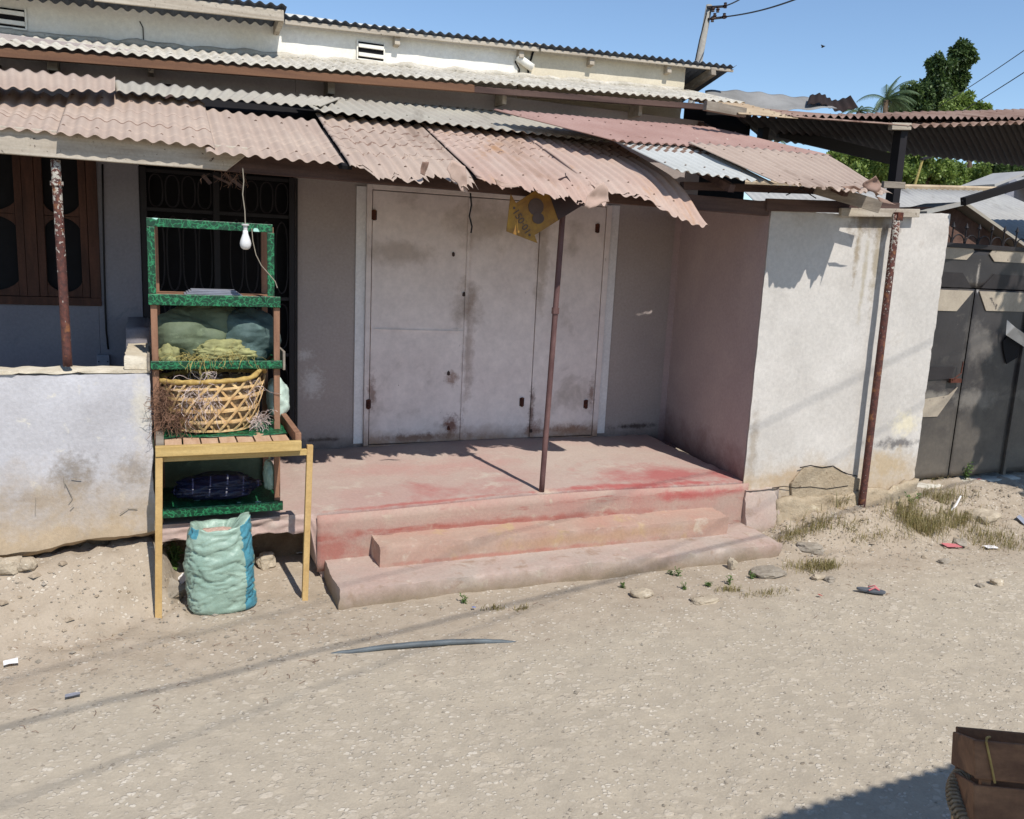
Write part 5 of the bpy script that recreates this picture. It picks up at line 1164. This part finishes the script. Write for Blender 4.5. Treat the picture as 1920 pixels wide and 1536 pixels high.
m = MB(); m.beam(atY(1700, 400, 1.6), l1, .5, .03); m.build('roof', 'sheet_far', NS_)

# ------------------------------------------------------------------ trees
def leaves(mb, c, rad, n, s, seed, droop=.6, shell=.55):
    rd = np.random.default_rng(seed)
    d = rd.normal(size=(n, 3)); d /= np.linalg.norm(d, axis=1)[:, None]; r = shell+(1-shell)*rd.random(n)
    p = np.array(c)+d*r[:, None]*np.array(rad)
    o = d+rd.normal(size=(n, 3))*.6; o[:, 2] -= droop; o /= np.linalg.norm(o, axis=1)[:, None]
    t = rd.normal(size=(n, 3)); sd = np.cross(o, t); sd /= np.linalg.norm(sd, axis=1)[:, None]; k = s*(.6+.8*rd.random(n))[:, None]
    a = p; b = p+o*k*.5+sd*k*.28; e = p+o*k; f = p+o*k*.5-sd*k*.28
    V = np.stack([a, b, e, f], 1).reshape(-1, 3); base = len(mb.v); mb.v += [tuple(x) for x in V]; mb.f += [(base+4*i, base+4*i+1, base+4*i+2, base+4*i+3) for i in range(n)]; mb.mi += [0]*n
def fbuild(mb, name, mat, parent):
    off = wl(parent); me = bpy.data.meshes.new(name); V = np.array(mb.v)-np.array(off); me.from_pydata(V.tolist(), [], mb.f); me.materials.append(M[mat]); o = bpy.data.objects.new(name, me); link(o, parent); WL[o.name] = off; return o
def tree(name, label, Y, clumps, mat, s, n, seed, trunkpx, droop=.6, group=None, tr=.22):
    """clumps: (px,py,radius_px_x,radius_px_y)"""
    sc = None; base = atY(*trunkpx, Y); T = thing(name, label, 'tree', (base.x, Y, 0), group); rd = random.Random(seed); mbl = MB(); tk = MB()
    top = None
    for cx, cy, rx, ry in clumps:
        c = atY(cx, cy, Y); e = atY(cx+rx, cy, Y); g2 = atY(cx, cy+ry, Y); RX = (e-c).length*.85; RZ = abs(g2.z-c.z); dy = rd.uniform(-.5, .5)*RX; c = c+Vector((0, dy, 0))
        ns = max(10, int(10+rx*ry/16))
        for _ in range(ns):
            q = Vector((rd.uniform(-1, 1), rd.uniform(-1, 1), rd.uniform(-1, 1)))
            q = Vector((rd.gauss(0, .52), rd.gauss(0, .5), rd.gauss(-.05, .55)))
            cc = (c.x+q.x*RX*.72, c.y+q.y*RX*.8, c.z+q.z*RZ*.8); rr = max(.12, min(RX, RZ)*rd.uniform(.12, .34)); leaves(mbl, cc, (rr, rr, rr*1.5), n, s, seed+int(abs(cc[0]*100)) % 9999+_*7, droop)
        tk.tube([(base.x, Y, max(.5, c.z-RZ*1.6)), ((base.x+c.x)/2, (Y+c.y)/2, c.z-RZ*.5), (c.x, c.y, c.z+RZ*.2)], [tr*.5, tr*.35, tr*.12], 6)
    zt_ = atY(clumps[0][0], clumps[0][1], Y).z
    tk.tube([(base.x, Y, 0), (base.x+.1, Y, zt_*.35), (base.x, Y, zt_*.7), (atY(clumps[0][0], clumps[0][1], Y).x, Y, zt_)], [tr, tr*.85, tr*.6, tr*.25], 8)
    tk.build('trunk', 'bark', T, smooth=True); fbuild(mbl, 'crown', mat, T); return T
tree('shade_tree', 'tall dark tree with drooping leaves rising highest above the rusty shed roof', 30, [(1797, 104, 17, 34), (1754, 132, 18, 28), (1788, 160, 20, 40), (1745, 180, 24, 36), (1712, 190, 26, 30), (1775, 205, 34, 24), (1690, 205, 18, 22)], 'leaf_dark', .21, 170, 1, (1765, 340), .9)
tree('shade_tree', 'lighter green tree low at the right shoulder of the tall dark tree', 26, [(1812, 195, 26, 20), (1840, 215, 22, 14), (1790, 218, 20, 14)], 'leaf_mid', .19, 150, 2, (1815, 340), .6)
GB = 'bushy trees behind the pale roofs'
tree('bushy_tree', 'dark bushy tree at the left end below the rusty shed roof', 20, [(1585, 292, 30, 18), (1620, 300, 25, 18), (1560, 300, 15, 12)], 'leaf_mid', .13, 150, 3, (1590, 360), .5, GB)
tree('bushy_tree', 'round yellow-green tree left of the dark shed post', 17, [(1645, 312, 30, 26), (1620, 325, 22, 18), (1662, 330, 24, 18)], 'leaf_mid', .12, 150, 4, (1640, 380), .5, GB)
tree('bushy_tree', 'large yellow-green tree just right of the dark shed post', 17, [(1722, 305, 34, 26), (1750, 325, 34, 20), (1700, 330, 24, 18)], 'leaf_mid', .12, 150, 5, (1725, 380), .5, GB)
tree('bushy_tree', 'low bushy tree over the ridge of the wide pale roof', 20, [(1790, 320, 30, 18), (1815, 332, 30, 16), (1775, 338, 20, 12)], 'leaf_mid', .13, 150, 6, (1800, 380), .5, GB)
tree('bushy_tree', 'dark green tree at the far right edge under the shed roof', 24, [(1860, 318, 34, 12), (1905, 318, 34, 12), (1935, 322, 30, 14)], 'leaf_dark', .15, 140, 7, (1900, 380), .5, GB)
def palm(label, Y, cpx, base_px, fl, nf, seed, wind=.5):
    c = atY(*cpx, Y); T = thing('coconut_palm', label, 'palm tree', (c.x, Y, 0)); rd = random.Random(seed)
    MB().tube([(c.x+.4, Y, 0), (c.x+.2, Y, c.z*.5), (c.x, Y, c.z)], [.2, .16, .12], 8).build('trunk', 'bark', T, smooth=True)
    m = MB()
    for k in range(nf):
        a = 6.28*k/nf+rd.uniform(-.2, .2); el = rd.uniform(.1, 1.1); d = Vector((math.cos(a)*math.cos(el)+wind, math.sin(a)*math.cos(el), math.sin(el))); p = c.copy(); pts = [p.copy()]; L = fl*rd.uniform(.75, 1.1)
        for j in range(10): d = (d+Vector((.06*wind, 0, -.16))).normalized(); p = p+d*L/10; pts.append(p.copy())
        m.tube(pts, [.03*(1-j/12) for j in range(11)], 4)
        for j in range(1, 10):
            for r in range(4):
                t = r/4; q = pts[j].lerp(pts[j+1], t) if j < 10 else pts[j]; dd = (pts[j+1]-pts[j]).normalized(); s = dd.cross(Vector((0, 0, 1))).normalized()
                for sg in (-1, 1):
                    l = L*.22*math.sin(math.pi*(.15+.8*j/10))*rd.uniform(.8, 1.1); e = q+(s*sg*.7+dd*.5+Vector((.2*wind, 0, -.55))).normalized()*l; wv = dd*.025*fl/2.5
                    m.add([q-wv, q+wv, e], [(0, 1, 2)])
    fbuild(m, 'crown', 'leaf_palm', T)
palm('windblown coconut palm left of the tall dark tree', 28, (1662, 188), None, 1.55, 30, 1, .55)
palm('second coconut palm, only frond tips showing left of the other above the rusty sheets', 32, (1610, 210), None, 1.2, 14, 2, .4)
palm('tiny far palm seen through the gap under the shed roof', 40, (1455, 262), None, 1.0, 12, 3, 0)

# ------------------------------------------------------------------ pole, wires, lamp, bird
UP = thing('utility_pole', 'grey utility pole with insulators behind the upper roof', 'utility pole', (atY(1312, 112, 16).x, 16, 0))
a, b = atY(1308, 130, 16), atY(1330, 10, 16); lean = (b-a).normalized()
MB().tube([a-lean*(a.z/lean.z), b], [.13, .085], 10).build('pole', 'concrete_pole', UP, smooth=True)
MB().beam(atY(1326, 14, 15.9), atY(1362, 12, 15.9), .05, .06).build('crossarm', 'iron', UP)
MB().beam(atY(1328, 36, 15.9), atY(1362, 32, 15.9), .05, .06).build('crossarm', 'iron', UP)
for x, y in ((1337, 17), (1340, 30), (1346, 18), (1360, 10), (1358, 30), (1336, 36)):
    p = atY(x, y, 15.85); MB().lathe([(.0005, .08), (.05, .06), (.035, .03), (.06, .0), (.035, -.04), (.05, -.07), (.0005, -.08)], p, 8).build('insulator', 'iron_brown', UP)
MB().tube([atY(1325, 25, 15.9), atY(1312, 75, 15.9), atY(1303, 118, 15.9), atY(1300, 150, 15.9)], .018, 5).build('down_cable', 'cable', UP)
def wire(p, q, r, label, sag=.3, group=None):
    p = Vector(p); q = Vector(q); o = MB().tube([p.lerp(q, t/20)-Vector((0, 0, sag*math.sin(math.pi*t/20))) for t in range(21)], r, 6).build('power_wire', 'cable', None); tag(o, label, 'wire', group); return o
wire(atY(1361, 11, 15.9), atY(1420, -25, 11), .018, 'upper power wire leaving the pole top to the right', .05)
wire(atY(1358, 32, 15.9), atY(1560, -28, 9), .018, 'lower power wire leaving the pole towards the top edge', .1)
wire(atY(1760, 200, 24), atY(2150, -70, 8), .016, 'upper of two wires crossing the sky before the tall tree', .1)
wire(atY(1700, 270, 24), atY(2150, -15, 8), .016, 'lower of two wires crossing the sky at the right edge', .1)
LP = thing('street_lamp', 'thin pale street lamp pole among the bushes above the roof ridge', 'street lamp', (atY(1716, 340, 14).x, 14, 0))
b = atY(1730, 299, 14); a = atY(1716, 345, 14); d = (b-a).normalized()
MB().tube([a-d*(a.z/d.z), b], .035, 8).build('pole', 'straw', LP); MB().beam(b-Vector((.05, 0, 0)), atY(1745, 294, 14), .12, .06).build('lamp_head', 'iron', LP)
p = atY(1543, 88, 25); m = MB(); m.add([p+Vector(v) for v in ((-.12, 0, .07), (0, -.02, 0), (.12, 0, .05), (0, .05, -.03), (0, .12, 0), (0, -.1, .01))], [(0, 1, 3), (1, 2, 3), (4, 1, 3), (5, 1, 3), (0, 1, 5), (1, 2, 5)])
o = m.build('bird', 'cable', None, sol=.02); tag(o, 'tiny dark bird flying in the open sky', 'bird')

# ------------------------------------------------------------------ crate in a basket, foreground right
zc = .86
c0 = atZ(1828, 1384, zc); rdir = Vector((math.cos(YAW), -math.sin(YAW), 0)).normalized(); bdir = Vector((rdir.y*-1, rdir.x, 0))
rdir = (Matrix.Rotation(R(-5), 3, 'Z') @ rdir); bdir = Matrix.Rotation(R(-13), 3, 'Z') @ Vector((-rdir.y, rdir.x, 0))
CR = thing('wooden_crate', 'old brown wooden crate tied with a yellow cord at the lower right', 'crate', (c0.x+.2, c0.y+.1, zc-.25))
TI = R(25); Dd = (bdir*math.cos(TI)-Vector((0, 0, math.sin(TI)))).normalized(); Dn = (-Vector((0, 0, math.cos(TI)))-bdir*math.sin(TI)).normalized()
def cb(p0, p1, wd, h, up, name='board'): MB().beam(p0, p1, wd, h, up=tuple(up)).build(name, 'wood_crate', CR, bevel=.004)
W_ = .52; Dp_ = .30
for k in range(3):
    q = Dn*(.052+.110*k)+rdir*(.004*k)
    cb(c0+q, c0+q+rdir*W_, .014, .096, -Dn); cb(c0+q+Dd*Dp_+rdir*.02-Dn*.012, c0+q+Dd*Dp_+rdir*W_-Dn*.012, .014, .096, -Dn)
    cb(c0+q+Dd*.010+rdir*.012, c0+q+Dd*(Dp_-.010)+rdir*.012, .014, .092, -Dn)
MB().beam(c0+Dd*.022+rdir*.035+Dn*.01, c0+Dd*.022+rdir*.035+Dn*.34, .022, .03, up=tuple(Dd)).build('corner_post', 'wood_crate', CR)
MB().beam(c0+Dd*.15+Dn*.335+rdir*.01, c0+Dd*.15+Dn*.335+rdir*W_, .29, .01, up=tuple(Dn)).build('crate_bottom', 'wood_crate', CR)
MB().tube([c0+rdir*.05+Dd*.05-Dn*.003, c0+rdir*.03-Dd*.0-Dn*.004, c0+rdir*.026-Dd*.011+Dn*.006, c0+rdir*.038-Dd*.012+Dn*.05, c0+rdir*.052-Dd*.012+Dn*.105], .0032, 6).build('cord', 'cane_rim', CR)
B2 = thing('crate_basket', 'big woven basket with a rope-bound rim holding the old crate', 'basket', (c0.x+.25, c0.y+.1, 0))
cc = c0+rdir*.325+bdir*.02; cc.z = 0
def b2p(th, t): r = .22+.085*t; return Vector((cc.x+r*1.08*math.cos(th), cc.y+r*1.0*math.sin(th), (zc-.235)*t))
bc_save = bc; bc = Vector((cc.x, cc.y, 0)); m = MB()
for i in range(26): strip(m, [b2p(6.283*i/26+.0*t, t/8) for t in range(9)], .03, .004)
for j in range(22): strip(m, [b2p(6.283*k/60, (j+.5)/22)+Vector((.004*math.cos(6.283*k/60)*(-1)**(j+k//2), .004*math.sin(6.283*k/60)*(-1)**(j+k//2), 0)) for k in range(61)], .018, .004)
m.build('weave', 'cane', B2); m = MB()
m.tube([b2p(6.283*k/60, 1.0)+Vector((0, 0, .0)) for k in range(60)], .017, 8, closed=True)
for k in range(110):
    th = 6.283*k/110; p = b2p(th, 1.0); o_ = Vector((math.cos(th), math.sin(th), 0)); tg = Vector((-o_.y, o_.x, 0))
    m.tube([p+o_*.020*math.cos(u)+Vector((0, 0, .020*math.sin(u)))+tg*.012*u/3 for u in (0, .8, 1.6, 2.4, 3.2, 4, 4.8, 5.6, 6.3)], .0045, 5)
m.build('rope_rim', 'rope', B2, smooth=True)
bc = bc_save

# ------------------------------------------------------------------ what stands on the camera's side of the road and casts the shadows
OR = thing('opposite_awning', 'corrugated awning on the near side of the road', 'awning', (4, -6, 2.6))
corr('roof_sheet', 'sheet_pink', [(.1, -8.2, 3.3), (9, -8.2, 3.3), (9, -4.53, 2.60), (.1, -4.815, 2.60)], OR, vres=.2)
for x in (1.2, 8.8): MB().tube([(x, -7.9, 0), (x, -7.9, 3.2)], .04, 8).build('post', 'rusty', OR)
s3 = Vector((.17, -1, 1.33))
def sw(p, d, k, r, label, l0=14, l1=14):
    p = Vector(p)+s3*k; d = Vector(d).normalized(); wire(p-d*l0, p+d*l1, r, label, 0)
sw((.716, -.958, 0), (1, .22, 0), 3.9, .009, 'thick cable strung along the road behind the camera')
sw((4.8, 0, 1.10), (1, .31, 0), 3.6, .005, 'second cable strung above the road near the gate')
sw((5.4, 0, .78), (1, .41, 0), 3.6, .0045, 'third cable strung above the road near the gate')
TR = thing('roadside_tree', 'small leafy tree on the near side of the road across from the gate', 'tree', (8.6, -2.6, 0))
mbl = MB(); rd = random.Random(4)
for k in range(70):
    c = (8.35+rd.uniform(-.75, 1.2), -2.3+rd.uniform(-.6, .6), 4.5+rd.uniform(-1.4, 1.0)); leaves(mbl, c, (.28, .28, .4), 90, .20, 50+k, .9)
fbuild(mbl, 'crown', 'leaf_dark', TR); MB().tube([(8.6, -2.6, 0), (8.5, -2.6, 2.5), (8.1, -2.3, 4.6)], [.12, .09, .05], 8).build('trunk', 'bark', TR)
